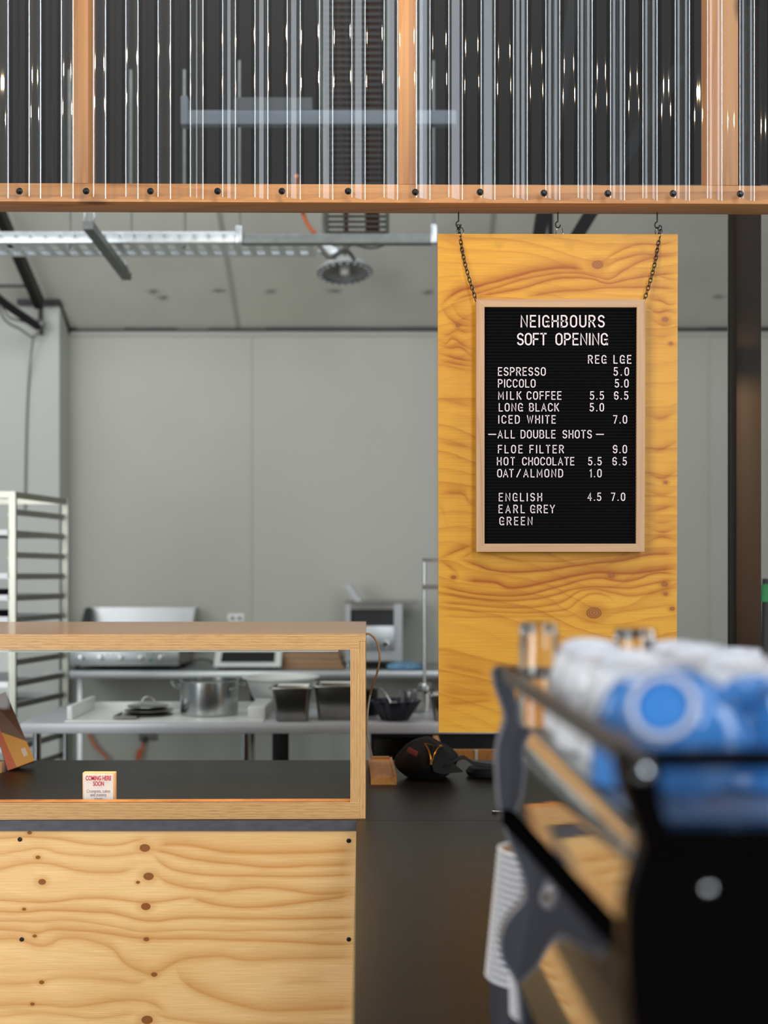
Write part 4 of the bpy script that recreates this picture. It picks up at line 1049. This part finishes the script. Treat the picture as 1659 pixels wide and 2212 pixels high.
# gastronorm pans
def gn_pan(name, label, cx_, y0, w, d, h, zt_, grp='steel gastronorm pans on the table'):
    p = thing(name, label, 'pan', (cx_, y0+d/2, TT), 0, grp); tap = .012
    def ring(wd, dp, z): 
        r = .016; pts = []
        for (sx_, sy_, a0) in ((1, 1, 0), (-1, 1, 90), (-1, -1, 180), (1, -1, 270)):
            for i in range(4):
                a = math.radians(a0+i*30); pts.append(Vector((cx_+sx_*(wd/2-r)+r*math.cos(a), y0+d/2+sy_*(dp/2-r)+r*math.sin(a), z)))
        return pts
    mb = MB(); rings = [ring(w, d, TT+h), ring(w, d, TT+h-.006), ring(w-.022, d-.022, TT+h-.006), ring(w-.024, d-.024, TT+h-.016), ring(w-.024-tap*2, d-.024-tap*2, TT+.006), ring(w-.034-tap*2, d-.034-tap*2, TT), ring(w-.05-tap*2, d-.05-tap*2, TT+.002)]
    inn = [ring(w-.040-tap*2, d-.040-tap*2, TT+.004), ring(w-.027-tap*2, d-.027-tap*2, TT+.008), ring(w-.027, d-.027, TT+h-.004), ring(w-.02, d-.02, TT+h)]
    body = rings[2:]+inn
    V = [[mb.bm.verts.new(q_) for q_ in rg] for rg in body]
    for i in range(len(V)-1):
        n = len(V[i])
        for k_ in range(n): mb.bm.faces.new((V[i][k_], V[i][(k_+1) % n], V[i+1][(k_+1) % n], V[i+1][k_]))
    mb.bm.faces.new(V[4]); bmesh.ops.recalc_face_normals(mb.bm, faces=mb.bm.faces)
    obj('vessel', mb, M['gn_steel'], p)
    mb = MB(); V = [[mb.bm.verts.new(q_) for q_ in rg] for rg in (ring(w-.02, d-.02, TT+h), ring(w, d, TT+h), ring(w, d, TT+h-.004), ring(w-.022, d-.022, TT+h-.006))]
    for i in range(len(V)):
        n = len(V[i]); a_, b_ = V[i], V[(i+1) % len(V)]
        for k_ in range(n): mb.bm.faces.new((a_[k_], a_[(k_+1) % n], b_[(k_+1) % n], b_[k_]))
    bmesh.ops.recalc_face_normals(mb.bm, faces=mb.bm.faces)
    obj('rim', mb, M['steel'], p)
gn_pan('gastronorm_pan', 'square deep steel gastronorm pan before the white mixing bowl', wx(630, 4.56), 4.515, .172, .165, .135, 0)
gn_pan('gastronorm_pan', 'long deep steel gastronorm pan partly hidden by the display case upright', wx(733, 4.62), 4.56, .215, .20, .138, 0)
gn_pan('gastronorm_pan', 'dark steel pan half hidden behind the lower edge of the hanging board', wx(968, 4.58), 4.53, .16, .16, .105, 0)
# lids
for i, (px, dz_, r, lab) in enumerate(((318, .004, .105, 'bottom flat dark pan lid in the pile on the white tray'), (322, .020, .100, 'middle dark pan lid in the pile on the white tray'), (320, .037, .085, 'top steel pan lid with loop handle in the pile on the white tray'))):
    p = (wx(px, 4.72), 4.72, TS+dz_); L_ = thing('pan_lid', lab, 'lid', p, 0, 'pan lids on the white tray')
    L_.rotation_euler = (0, 0, 0)
    obj('disc', MB().lathe([(r*.97, -.002), (r, 0), (r*.96, .003), (r*.6, .010), (.001, .013), (.001, .010), (r*.6, .007)], p, 44), M['steel' if i == 2 else 'gn_steel'], L_)
    if i == 2:
        pts = [Vector(p)+Vector((-.028*math.cos(PI*k_/10), 0, .010+.026*math.sin(PI*k_/10))) for k_ in range(11)]
        obj('handle', MB().tube(pts, .0035, 8), M['steel'], L_)
    else:
        obj('knob', MB().lathe([(.008, .010), (.010, .014), (.001, .016)], p, 16), M['black_plastic'], L_)
dp = thing('baking_tin', 'flat dark square tin tilted beside the pan lids', 'tin', (wx(285, 4.62), 4.62, TS))
mbt = MB().box((wx(252, 4.6), 4.56, TS+.004), (wx(300, 4.6), 4.70, TS+.008)); obj('plate', mbt, M['gn_steel'], dp)
obj('rim', MB().box((wx(252, 4.6), 4.555, TS+.004), (wx(300, 4.6), 4.56, TS+.014)).box((wx(252, 4.6)-.005, 4.555, TS+.004), (wx(252, 4.6), 4.70, TS+.014)), M['gn_steel'], dp)
# fluted navy brioche mould with a spoon
fb = thing('fluted_mould', 'dark fluted brioche mould on the table beside the display case', 'mould', (wx(853, 4.6), 4.6, TT))
zt_ = wz(1512, 4.6)-TT
obj('fluted_wall', MB().lathe([(.001, 0), (.050, 0), (.056, .004), (.100, zt_), (.097, zt_), (.053, .007), (.001, .006)], fb.location, 96, lobes=lambda a, h: 1+.07*math.cos(14*a)*min(1, h*25)), M['navy'], fb)
spn = thing('measuring_spoon', 'small bright steel scoop resting in the fluted mould', 'spoon', P(851, 1520, 4.58))
obj('bowl', MB().box(P(841, 1529, 4.55), P(857, 1515, 4.56), .004), M['steel'], spn); obj('handle', MB().tube([P(845, 1518, 4.56), P(834, 1500, 4.60), P(822, 1487, 4.64)], .0035, 8), M['steel'], spn)
pt2 = thing('saucepan', 'small steel saucepan behind the fluted mould', 'pot', (wx(890, 4.88), 4.88, TT)); Hs = wz(1492, 4.88)-TT
obj('vessel', MB().lathe([(.001, 0), (.052, 0), (.056, .004), (.056, Hs), (.053, Hs), (.052, .006), (.001, .006)], pt2.location, 40), M['steel'], pt2)
obj('handle', MB().tube([P(905, 1500, 4.86), P(938, 1490, 4.86)], .006, 8), M['black_plastic'], pt2)
tag(obj('black_canister', MB().lathe([(.001, 0), (.036, 0), (.038, .004), (.038, .105), (.030, .112), (.001, .112)], (wx(796, 4.72), 4.76, TT), 32), M['black_plastic']), 'black canister on the table just past the display case upright', 'canister')
# steel stand
st = thing('rail_stand', 'thin steel upright stand frame half hidden by the hanging board', 'stand', (wx(916, 5.0), 5.0, TT))
obj('base_disc', MB().lathe([(.001, 0), (.030, 0), (.030, .10), (.022, .108), (.001, .108)], (wx(918, 5.0), 5.0, TT), 28), M['steel'], st)
obj('pole', MB().tube([(wx(917, 5.0), 5.0, TT+.1), (wx(917, 5.0), 5.0, wz(1207, 5.0))], .0075, 12), M['steel'], st)
obj('crossbar', MB().box(P(912, 1214, 5.02), P(1010, 1206, 4.99)), M['steel'], st); obj('crossbar', MB().box(P(912, 1273, 5.02), P(1010, 1263, 4.99)), M['steel'], st)
obj('pole', MB().tube([(wx(1006, 5.0), 5.0, TT), (wx(1006, 5.0), 5.0, wz(1207, 5.0))], .0075, 12), M['steel'], st)

# back bench
BZ0 = 6.75; BT = wz(1450, BZ0); BB = wz(1466, BZ0)
bn = thing('steel_bench', 'stainless bench along the back wall under the griddle', 'bench', (-.6, BZ0, 0))
obj('bench_top', MB().box((wx(122, BZ0), BZ0, BB), (1.3, ZW-.012, BT), .003), M['steel_brushed'], bn)
for px in (172, 545, 770, 990): obj('leg', MB().box((wx(px, 6.8)-.012, 6.80, 0), (wx(px, 6.8)+.012, 6.824, BB)), M['chrome'], bn)
# griddle
gz = 6.84; gx0, gx1 = wx(150, gz), wx(386, gz)
gr = thing('griddle', 'stainless electric griddle with five knobs on the back bench', 'griddle', ((gx0+gx1)/2, gz, BT))
g0, g1 = wz(1438, gz), wz(1400, gz)
obj('control_panel', MB().box((gx0, gz, g0), (gx1, gz+.012, g1), .003), M['steel_brushed'], gr)
obj('housing', MB().box((gx0+.002, gz+.012, g0), (gx1-.002, 7.36, g1)), M['gn_steel'], gr)
sz1 = wz(1312, 7.34)
obj('splash_back', MB().box((gx0-.01, 7.345, g1), (gx1+.04, 7.355, sz1)), M['steel_brushed'], gr)
for xs, mt in ((gx0-.005, 'steel_dark'), (gx1+.034, 'steel_brushed')):
    obj('splash_side', MB().prism([(xs, 7.345, g1), (xs, 7.345, sz1), (xs, 7.22, sz1), (xs, 6.98, g1)], (.005, 0, 0)), M[mt], gr)
for px in (176, 218, 262, 305, 348):
    kb = obj('knob', MB().lathe([(.016, 0), (.016, .004), (.013, .005), (.012, .022), (.001, .023)], P(px, 1420, gz-.0003), 24, axis=RX), M['steel'], gr)
    q = P(px, 1420, gz-.023); obj('grip', MB().box((q.x-.003, q.y-.008, q.z-.012), (q.x+.003, q.y+.001, q.z+.012)), M['gn_steel'], kb)
q = P(326, 1425, gz-.001)
obj('warning_mark', MB().prism([q+Vector((-.015, 0, -.013)), q+Vector((.015, 0, -.013)), q+Vector((0, 0, .014))], (0, .001, 0)), M['green'], gr)
mb = MB()
for px in (157, 233, 245, 320, 330): mb.lathe([(.005, 0), (.005, .003), (.001, .003)], P(px, 1414, gz-.0003), 10, axis=RX)
obj('indicator', mb, M['black_plastic'], gr)
for px in (165, 372):
    for zz in (6.88, 7.28): obj('foot', MB().tube([(wx(px, 6.86), zz, BT), (wx(px, 6.86), zz, g0)], .016, 14), M['black_rubber'], gr)
# induction hob
iz = 6.84
ih = thing('induction_hob', 'portable induction hob with black sloped face on the back bench', 'hob', (wx(533, iz), iz, BT))
ix0, ix1 = wx(462, iz), wx(606, iz)
obj('housing', MB().prism([(ix0, iz, BT+.018), (ix0, iz, BT+.032), (ix0, iz+.09, wz(1407, iz)), (ix0, iz+.42, wz(1407, iz)), (ix0, iz+.42, BT+.018)], (ix1-ix0, 0, 0)), M['white_plastic'], ih)
a, b = Vector((0, iz-.001, BT+.040)), Vector((0, iz+.088, wz(1408.5, iz)+.001))
px_ = wx(476, iz), wx(592, iz)
d_ = b-a; nrm = Vector((0, -d_.z, d_.y)).normalized()
obj('control_face', MB().prism([Vector((px_[0], 0, 0))+a+d_*.12, Vector((px_[1], 0, 0))+a+d_*.12, Vector((px_[1], 0, 0))+a+d_*.92, Vector((px_[0], 0, 0))+a+d_*.92], nrm*.003), M['black_plastic'], ih)
for px in (474, 596): obj('foot', MB().box((wx(px, iz)-.012, iz+.03, BT), (wx(px, iz)+.012, iz+.055, BT+.018)).box((wx(px, iz)-.012, iz+.33, BT), (wx(px, iz)+.012, iz+.355, BT+.018)), M['black_rubber'], ih)
obj('power_lead', MB().tube(smooth([P(464, 1432, 6.95), P(440, 1425, 6.98), P(415, 1428, 7.0), P(398, 1438, 7.0), P(392, 1444, 7.05)]), .006, 8), M['black_plastic'], ih)
# timber boards leaning on the back bench
wbz = 6.95
for i, (z0_, z1_, x0_, x1_, lab) in enumerate(((1449, 1437, 604, 742, 'lowest brown timber board stacked on the back bench beside the hob'), (1437, 1424, 612, 738, 'middle brown timber board stacked on the back bench beside the hob'), (1424, 1412, 606, 734, 'topmost brown timber board stacked on the back bench beside the hob'))):
    za = BT if i == 0 else wz(z0_, wbz)
    tag(obj('timber_board', MB().box((wx(x0_, wbz), wbz, za), (wx(x1_, wbz), wbz+.3, wz(z1_, wbz)-.0005), .002), M['brownwood']), lab, 'board', 'brown boards on the back bench')
# conveyor toaster
cz_ = 6.90
to = thing('conveyor_toaster', 'stainless conveyor toaster with single knob on the back bench', 'toaster', (wx(800, cz_), cz_, BT))
tz0, tz1 = wz(1428, cz_), wz(1303, cz_); tX0, tX1 = wx(757, cz_), wx(851, cz_)
obj('housing', MB().box((tX0-.03, cz_+.02, tz0), (tX0, cz_+.42, tz1)).box((tX1, cz_+.02, tz0), (tX1+.05, cz_+.42, tz1)).box((tX0, cz_+.02, tz0), (tX1, cz_+.42, wz(1352, cz_))).box((tX0, cz_+.36, tz0), (tX1, cz_+.42, tz1)), M['steel_brushed'], to)
obj('oven_cavity', MB().box((tX0+.001, cz_+.05, wz(1351, cz_)), (tX1-.001, cz_+.355, wz(1319, cz_))), M['black_plastic'], to)
obj('lintel', MB().box((tX0, cz_+.02, wz(1317, cz_)), (tX1, cz_+.35, tz1-.002)), M['gn_steel'], to)
obj('control_panel', MB().box((tX0-.002, cz_, wz(1406, cz_)), (tX1+.002, cz_+.02, wz(1352, cz_)), .002), M['steel_brushed'], to)
obj('top_plate', MB().box((tX0-.035, cz_+.0, tz1), (wx(905, cz_), cz_+.44, tz1+.010)), M['gn_steel'], to)
obj('bread_chute', MB().prism([P(742, 1262, cz_+.1), P(757, 1262, cz_+.1), P(784, 1302, cz_+.1), P(770, 1302, cz_+.1)], (0, .22, 0)), M['steel_brushed'], to)
kb = obj('knob', MB().lathe([(.024, 0), (.024, .006), (.019, .008), (.018, .028), (.001, .03)], P(834, 1390, cz_-.0003), 28, axis=RX), M['chrome'], to)
obj('pilot_light', MB().lathe([(.007, 0), (.006, .003), (.001, .004)], P(803, 1390, cz_-.0003), 14, axis=RX), M['green'], to)
for px in (752, 858):
    for zz in (cz_+.05, cz_+.36): obj('foot', MB().tube([(wx(px, cz_), zz, BT), (wx(px, cz_), zz, tz0)], .012, 12), M['steel'], to)
tag(obj('blue_cloth', MB().lathe([(.001, 0), (.11, .0), (.13, .012), (.10, .034), (.05, .044), (.001, .040)], (wx(876, 5.0), 4.99, TT+.0), 40, lobes=lambda a, h: 1+.12*math.sin(3*a+h*60)+.06*math.sin(7*a)), M['blue_cloth']), 'crumpled blue cloth behind the small saucepan', 'cloth') if False else None
sh2 = thing('saucepan', 'wide dark saucepan under the blue cloth behind the fluted mould', 'pot', (wx(872, 5.0), 4.99, TT))
hc = wz(1478, 4.99)-TT
bc = MB().lathe([(.001, 0), (.050, .0), (.066, .010), (.060, .034), (.03, .046), (.001, .042)], (wx(875, 6.8), 6.86, BT), 44, lobes=lambda a, h: 1+.16*math.sin(2*a+.6)+.10*math.sin(5*a+h*90))
for v in bc.bm.verts: v.co.x = wx(875, 6.8)+(v.co.x-wx(875, 6.8))*1.5
bpy.data.objects.remove(sh2)
tag(obj('blue_cloth', bc, M['blue_cloth']), 'crumpled blue cloth on the back bench edge past the toaster', 'cloth')
# wall outlet, cables below the bench
wo = thing('wall_outlet', 'white double power outlet on the wall above the bench', 'outlet', P(510, 1335, ZW))
obj('plate', MB().box(P(492, 1344, ZW-.008), P(528, 1326, ZW), .002), M['white_plastic'], wo)
obj('socket', MB().box(P(498, 1338, ZW-.010), P(507, 1332, ZW-.008)).box(P(513, 1338, ZW-.010), P(522, 1332, ZW-.008)), M['grey_cable'], wo)
wo2 = thing('wall_outlet', 'grey power outlet low on the wall where the orange leads plug in', 'outlet', P(318, 1592, ZW))
obj('plate', MB().box(P(300, 1600, ZW-.010), P(340, 1584, ZW), .002), M['grey_cable'], wo2)
obj('plug', MB().box(P(306, 1606, ZW-.05), P(316, 1590, ZW-.010), .003), M['black_plastic'], wo2)
tag(obj('orange_lead', MB().tube(smooth([P(310, 1600, ZW-.04), P(306, 1625, ZW-.05), P(290, 1650, ZW-.06), P(270, 1690, ZW-.1)]), .010, 8).tube(smooth([P(302, 1618, ZW-.04), P(298, 1632, ZW-.05), P(303, 1640, ZW-.05)]), .014, 8), M['orange_cable']), 'orange lead plugged into the low wall outlet', 'cable', 'orange leads under the bench')
tag(obj('orange_lead', MB().tube(smooth([P(192, 1584, ZW-.05), P(206, 1612, ZW-.05), P(232, 1640, ZW-.06), P(250, 1690, ZW-.1)]), .009, 8), M['orange_cable']), 'orange lead hanging down the wall behind the bench leg', 'cable', 'orange leads under the bench')

# bakery rack
RZ0, RZ1 = 5.0, 5.49; rx0, rx1 = wx(28, RZ0), wx(142, RZ1); rw = .46
rk = thing('bakery_rack', 'tall steel bakery tray rack beside the work table', 'rack', (rx0-.2, RZ0, 0))
rt0 = wz(1062, RZ0)
def post(x, z): return MB().box((x-.014, z-.012, 0), (x+.014, z+.012, rt0))
for x, z in ((rx0, RZ0), (rx1, RZ1), (rx0-rw, RZ0), (rx1-rw, RZ1)): obj('post', post(x, z), M['rack_steel'], rk)
tp_ = MB()
def sbar(mb, p, q, h, w):
    p, q = Vector(p), Vector(q); t_ = (q-p).normalized(); s_ = t_.cross(Vector((0, 0, 1))).normalized()*w/2; u_ = Vector((0, 0, h))
    return mb.prism([p-s_, p+s_, p+s_-u_, p-s_-u_], q-p)
for p, q in (((rx0, RZ0), (rx1, RZ1)), ((rx0-rw, RZ0), (rx1-rw, RZ1)), ((rx0-rw, RZ0), (rx0, RZ0)), ((rx1-rw, RZ1), (rx1, RZ1))):
    sbar(tp_, (p[0], p[1], rt0), (q[0], q[1], rt0), .026, .022)
obj('top_frame', tp_, M['rack_steel'], rk)
pit = 46.8*RZ0/F; runz = [wz(1040+190*.298+12, RZ0)-pit*i+.02 for i in range(13)]
for zz in runz:
    for off in (-.006, -rw+.006):
        mb = MB(); sbar(mb, (rx0+off, RZ0, zz), (rx1+off, RZ1, zz), .024, .003)
        a_, b_ = Vector((rx0+off, RZ0, zz-.024)), Vector((rx1+off, RZ1, zz-.024)); iw = Vector((-.02 if off > -.1 else .02, 0, 0))
        mb.prism([a_, a_+iw, b_+iw, b_], (0, 0, -.002))
        obj('runner', mb, M['gn_steel'], rk)
trayn = {1: 'steel', 3: 'steel', 4: 'dark', 5: 'dark', 6: 'dark', 8: 'steel', 9: 'dark', 11: 'steel'}
src = None
for i in sorted(trayn):
    zz = runz[i]-.022; x0_, x1_ = rx0-rw+.017, rx0-.017; lab = 'oven tray on the %s runner down the bakery rack' % ORD[i]
    if src is None:
        src = thing('oven_tray', lab, 'tray', (rx0-rw/2, RZ0, zz), 0, 'oven trays in the bakery rack')
        src_z = zz
        def sk(dx): return dx*(rx1-rx0)/(RZ1-RZ0)
        pl = [(x0_, RZ0-.02, zz), (x1_, RZ0-.02, zz), (x1_+sk(.47), RZ0+.45, zz), (x0_+sk(.47), RZ0+.45, zz)]
        obj('sheet', MB().prism(pl, (0, 0, .002)), M['galv_dull'], src)
        rim_ = MB()
        for a_, b_ in zip(pl, pl[1:]+pl[:1]): sbar(rim_, (a_[0], a_[1], zz+.024), (b_[0], b_[1], zz+.024), .024, .004)
        obj('rim', rim_, M['white_paint'], src)
    else: dup(src, (rx0-rw/2, RZ0, zz), None, lab)
for i, lab in ((4, 'dark loaf tin on the upper oven tray of the bakery rack'), (5, 'dark baking tin in the middle of the bakery rack'), (8, 'dark tin on a lower oven tray of the bakery rack')):
    zz = runz[i]-.019
    tag(obj('baking_tin', MB().lathe([(.001, 0), (.06, 0), (.075, .045), (.072, .045), (.058, .003), (.001, .003)], (rx0-.13, RZ0+.13, zz), 32, lobes=lambda a, h: 1+.3*abs(math.cos(a))), M['navy']), lab, 'tin', 'tins in the bakery rack')

# ------------------------------------------------------------------ services under the ceiling
CTZ = 5.0; cty = wz(524, CTZ); trx1 = wx(668, CTZ)
ctr = thing('cable_tray', 'perforated galvanised cable tray hanging under the sloping ceiling', 'cable tray', (-1, CTZ, cty))
h0 = wz(500, CTZ)-cty
side = MB().box((-2.2, CTZ, cty), (wx(520, CTZ), CTZ+.004, cty+h0), .002)
obj('side_rail', side, M['galv'], ctr)
obj('side_rail', MB().box((-2.2, CTZ+.22, cty), (trx1, CTZ+.224, cty+h0*.5)), M['galv'], ctr)
hol = MB(); dots = MB()
for i in range(-5, 17):
    px = 2+i*32.1
    if px > 512: continue
    c = P(px, 511, CTZ-.0002)
    hol.lathe([(.0135, 0), (.0125, .0025), (.0105, .0025), (.0100, 0)], c, 18, axis=RX, closed=True); dots.lathe([(.0035, 0), (.0035, .002), (.0005, .002)], c, 10, axis=RX)
obj('knockout', hol, M['galv'], ctr); obj('hole', dots, M['steel_dark'], ctr)
bed = MB(); i = 0; x = -2.2
while x < trx1:
    bed.prism([(x, CTZ+.004, cty), (x+.030, CTZ+.004, cty), (x+.030, CTZ+.22, cty), (x, CTZ+.22, cty)], (0, 0, .010)); x += .0642
bed.box((-2.2, CTZ+.004, cty), (trx1, CTZ+.03, cty+.003)).box((-2.2, CTZ+.10, cty), (trx1, CTZ+.125, cty+.003)).box((-2.2, CTZ+.19, cty), (trx1, CTZ+.22, cty+.003))
obj('slotted_bed', bed, M['galv'], ctr)
stb = thing('strut_bar', 'horizontal grey strut channel continuing from the cable tray', 'strut', (wx(730, CTZ), CTZ, wz(526, CTZ)))
obj('channel', MB().box((wx(515, CTZ), CTZ-.012, wz(527, CTZ)), (wx(944, CTZ), CTZ+.03, wz(506, CTZ)), .003), M['galv_dull'], stb)
for px, y0_, y1_ in ((517, 527, 490), (937, 527, 487)):
    obj('bracket', MB().box((wx(px-7, CTZ), CTZ-.02, wz(y0_, CTZ)), (wx(px+7, CTZ), CTZ+.036, wz(y1_, CTZ)), .004), M['galv'], stb)
    obj('hanger_rod', MB().tube([(wx(px, CTZ), CTZ+.008, wz(y1_, CTZ)), (wx(px, CTZ), CTZ+.008, 3.7)], .0055, 10), M['galv_dull'], stb)
for px, mt, r in ((137, 'galv_dull', .0065), (272, 'galv_dull', .006), (390, 'galv_dull', .0065)):
    obj('hanger_rod', MB().tube([(wx(px, CTZ), CTZ+.10, cty+.002), (wx(px, CTZ), CTZ+.10, 3.7)], r, 10), M[mt], ctr)
un = thing('support_channel', 'dull steel channel crossing under the cable tray', 'channel', (-1.178, 4.6, CZ+1.39))
a, b = P(190, 484, 4.6), P(274, 596, 5.3)
obj('channel', MB().prism([a+Vector((-.021, 0, -.02)), a+Vector((.021, 0, -.02)), a+Vector((.021, 0, .012)), a+Vector((-.021, 0, .012))], b-a), M['galv_dull'], un)
obj('clamp', MB().tube(smooth([a+Vector((-.018, .01, .012)), a+Vector((-.012, .0, .04)), a+Vector((-.02, .02, .05))]), .004, 6).tube(smooth([a+Vector((.02, .01, .012)), a+Vector((.026, .0, .035)), a+Vector((.016, .02, .05))]), .004, 6).tube([a+Vector((0, .03, .01)), a+Vector((0, .03, .5))], .003, 6), M['galv'], un)
obj('end_clip', MB().tube(smooth([b+Vector((0, -.05, .01)), b+Vector((.01, -.09, .05)), b+Vector((.02, -.10, .02)), b+Vector((.02, -.05, .0))]), .006, 6), M['galv'], un)
# sloping cable ladder with rungs
ldb, ldt = Vector((wx(772, 5.2), 5.2, wz(506, 5.2))), Vector((wx(762, 4.5), 4.5, CZ+2.35))
ld = thing('cable_ladder', 'wide dark cable ladder with closely spaced rungs climbing to the roof', 'cable ladder', ldb)
for sgn in (-1, 1):
    o_ = Vector((sgn*.135, 0, 0)); obj('side_rail', MB().prism([ldb+o_+Vector((-.008, -.03, 0)), ldb+o_+Vector((.008, -.03, 0)), ldb+o_+Vector((.008, .03, 0)), ldb+o_+Vector((-.008, .03, 0))], ldt-ldb), M['galv_dull'], ld)
for i in range(44):
    c = ldb.lerp(ldt, (i+.4)/44)
    obj('rung', MB().box(c+Vector((-.128, -.005, -.005)), c+Vector((.128, .005, .005))), M['ladder_rung'], ld)
cbm = MB()
for kx in (-.05, .06, .075, .09, .045): cbm.tube([ldb+Vector((kx, .035, .0)), ldt+Vector((kx, .035, 0))], .010, 8)
obj('cable', cbm, M['brown_print'], ld)
# high-bay lamp and wiring above it
hb = thing('high_bay_lamp', 'shallow round white high-bay lamp hanging under the sloping ceiling', 'ceiling lamp', P(745, 580, 6.5))
c = P(745, 590, 6.5)
TL = Matrix.Rotation(math.radians(-9), 3, 'X') @ Matrix.Rotation(math.radians(-3), 3, 'Y')
obj('shade', MB().lathe([(.035, .080), (.070, .074), (.115, .052), (.150, .018), (.158, .0), (.150, .0), (.143, .014), (.11, .044), (.068, .066), (.001, .068)], c, 56, axis=TL), M['lamp_grey'], hb)
obj('lens_bezel', MB().lathe([(.146, .002), (.151, -.004), (.128, -.006), (.128, .004)], c, 56, axis=TL, closed=True), M['galv_dull'], hb)
for i in range(22):
    a = 2*PI*i/22; d_ = TL @ Vector((math.cos(a), math.sin(a), 0)); up_ = TL @ Vector((0, 0, 1))
    obj('fin', MB().box((-.012, -.004, -.007), (.012, .004, .005)).__class__() if False else MB().prism([c+d_*.130-up_*.008+(TL @ Vector((-math.sin(a), math.cos(a), 0)))*.006, c+d_*.148-up_*.008+(TL @ Vector((-math.sin(a), math.cos(a), 0)))*.006, c+d_*.148-up_*.008-(TL @ Vector((-math.sin(a), math.cos(a), 0)))*.006, c+d_*.130-up_*.008-(TL @ Vector((-math.sin(a), math.cos(a), 0)))*.006], up_*.006), M['white_paint'], hb)
obj('bulb', MB().lathe([(.001, -.012), (.022, -.008), (.028, .01), (.030, .05), (.001, .06)], c, 24, axis=TL), M['white_plastic'], hb)
obj('stem', MB().tube([c+Vector((0, 0, .10)), (c.x, c.y, ceil_z(6.5)+.0)], .008, 10), M['steel_dark'], hb)
wr = [[(655, 462), (662, 480), (676, 500), (690, 515)], [(700, 465), (694, 490), (700, 520), (730, 535), (770, 520)]]
tag(obj('orange_conduit', MB().tube(smooth([P(*q, 5.4) for q in wr[0]]+[P(700, 520, 5.3)]), .010, 8).tube([P(655, 462, 5.4), P(640, 380, 5.2)], .010, 8), M['orange_cable']), 'orange cable dropping to the tray end beside the ladder', 'cable')
tag(obj('ceiling_cable', MB().tube(smooth([P(702, 440, 5.35), P(698, 485, 5.35), P(706, 520, 5.3), P(735, 545, 5.3), P(760, 528, 5.28), P(800, 535, 5.3), P(830, 528, 5.25)]), .008, 8).tube(smooth([P(690, 530, 5.25), P(712, 556, 5.25), P(745, 540, 5.25), P(765, 560, 5.6)]), .010, 8), M['grey_cable']), 'tangle of grey cable above the round high-bay lamp', 'cable')
jb = P(712, 545, 5.3)
tag(obj('junction_box', MB().box(jb-Vector((.05, .02, .02)), jb+Vector((.04, .03, .03)), .01, rot=Matrix.Rotation(math.radians(20), 3, 'Y')), M['galv']), 'pale junction box hanging in the cable tangle by the lamp', 'junction box')
# cable bundle by the column
cbn = thing('cable_bundle', 'dark bundle of cables tied to the stub above the boxed column', 'cable', P(85, 705, 7.05))
obj('bundle', MB().tube(smooth([P(-40, 610, 6.6), P(0, 648, 6.8), P(45, 680, 6.95), P(86, 708, 7.08)]), [.026]*18+[.02], 10), M['black_rubber'], cbn)
obj('loose_wire', MB().tube(smooth([P(-10, 640, 6.8), P(10, 690, 6.9), P(45, 712, 7.0), P(70, 728, 7.05), P(84, 715, 7.06), P(82, 700, 7.08)]), .007, 6).tube(smooth([P(0, 655, 6.8), P(20, 685, 6.9), P(48, 694, 7.0), P(80, 704, 7.05)]), .006, 6).tube(smooth([P(72, 727, 7.05), P(64, 800, 7.15), P(58, 900, 7.16), P(54, 1100, 7.16)]), .006, 6), M['grey_cable'], cbn)
obj('tie', MB().tube([P(78, 702, 7.08), P(95, 700, 7.08)], .03, 12), M['galv_dull'], cbn)
# grey bar standing in for a reflection on the clear sheet
bt = thing('batten_light', 'long pale batten light hanging behind the clear corrugated sheet', 'ceiling light', P(540, 268, 4.3))
obj('diffuser', MB().box(P(396, 268, 4.3), P(985, 246, 4.34), .006), M['batten'], bt)
obj('end_cap', MB().box(P(390, 268, 4.295), P(410, 218, 4.345), .004), M['batten'], bt)
obj('driver_box', MB().box(P(506, 237, 4.31), P(676, 222, 4.36)), M['batten_box'], bt)
for px in (440, 900): obj('hanger_rod', MB().tube([P(px, 246, 4.32), P(px, -200, 4.32)], .003, 6), M['steel_dark'], bt)  # rods added only to carry the stand-in bar
# broom behind the post
br = thing('broom', 'black handle with green grip leaning behind the steel post', 'broom', (wx(1650, 4.2), 4.2, 0))
obj('stick', MB().tube([P(1655, 1250, 4.2), (wx(1636, 4.2), 4.2, .0)], .014, 10), M['black_plastic'], br)
obj('grip', MB().tube([P(1655, 1262, 4.19), P(1652, 1300, 4.19)], .017, 10), M['green'], br)
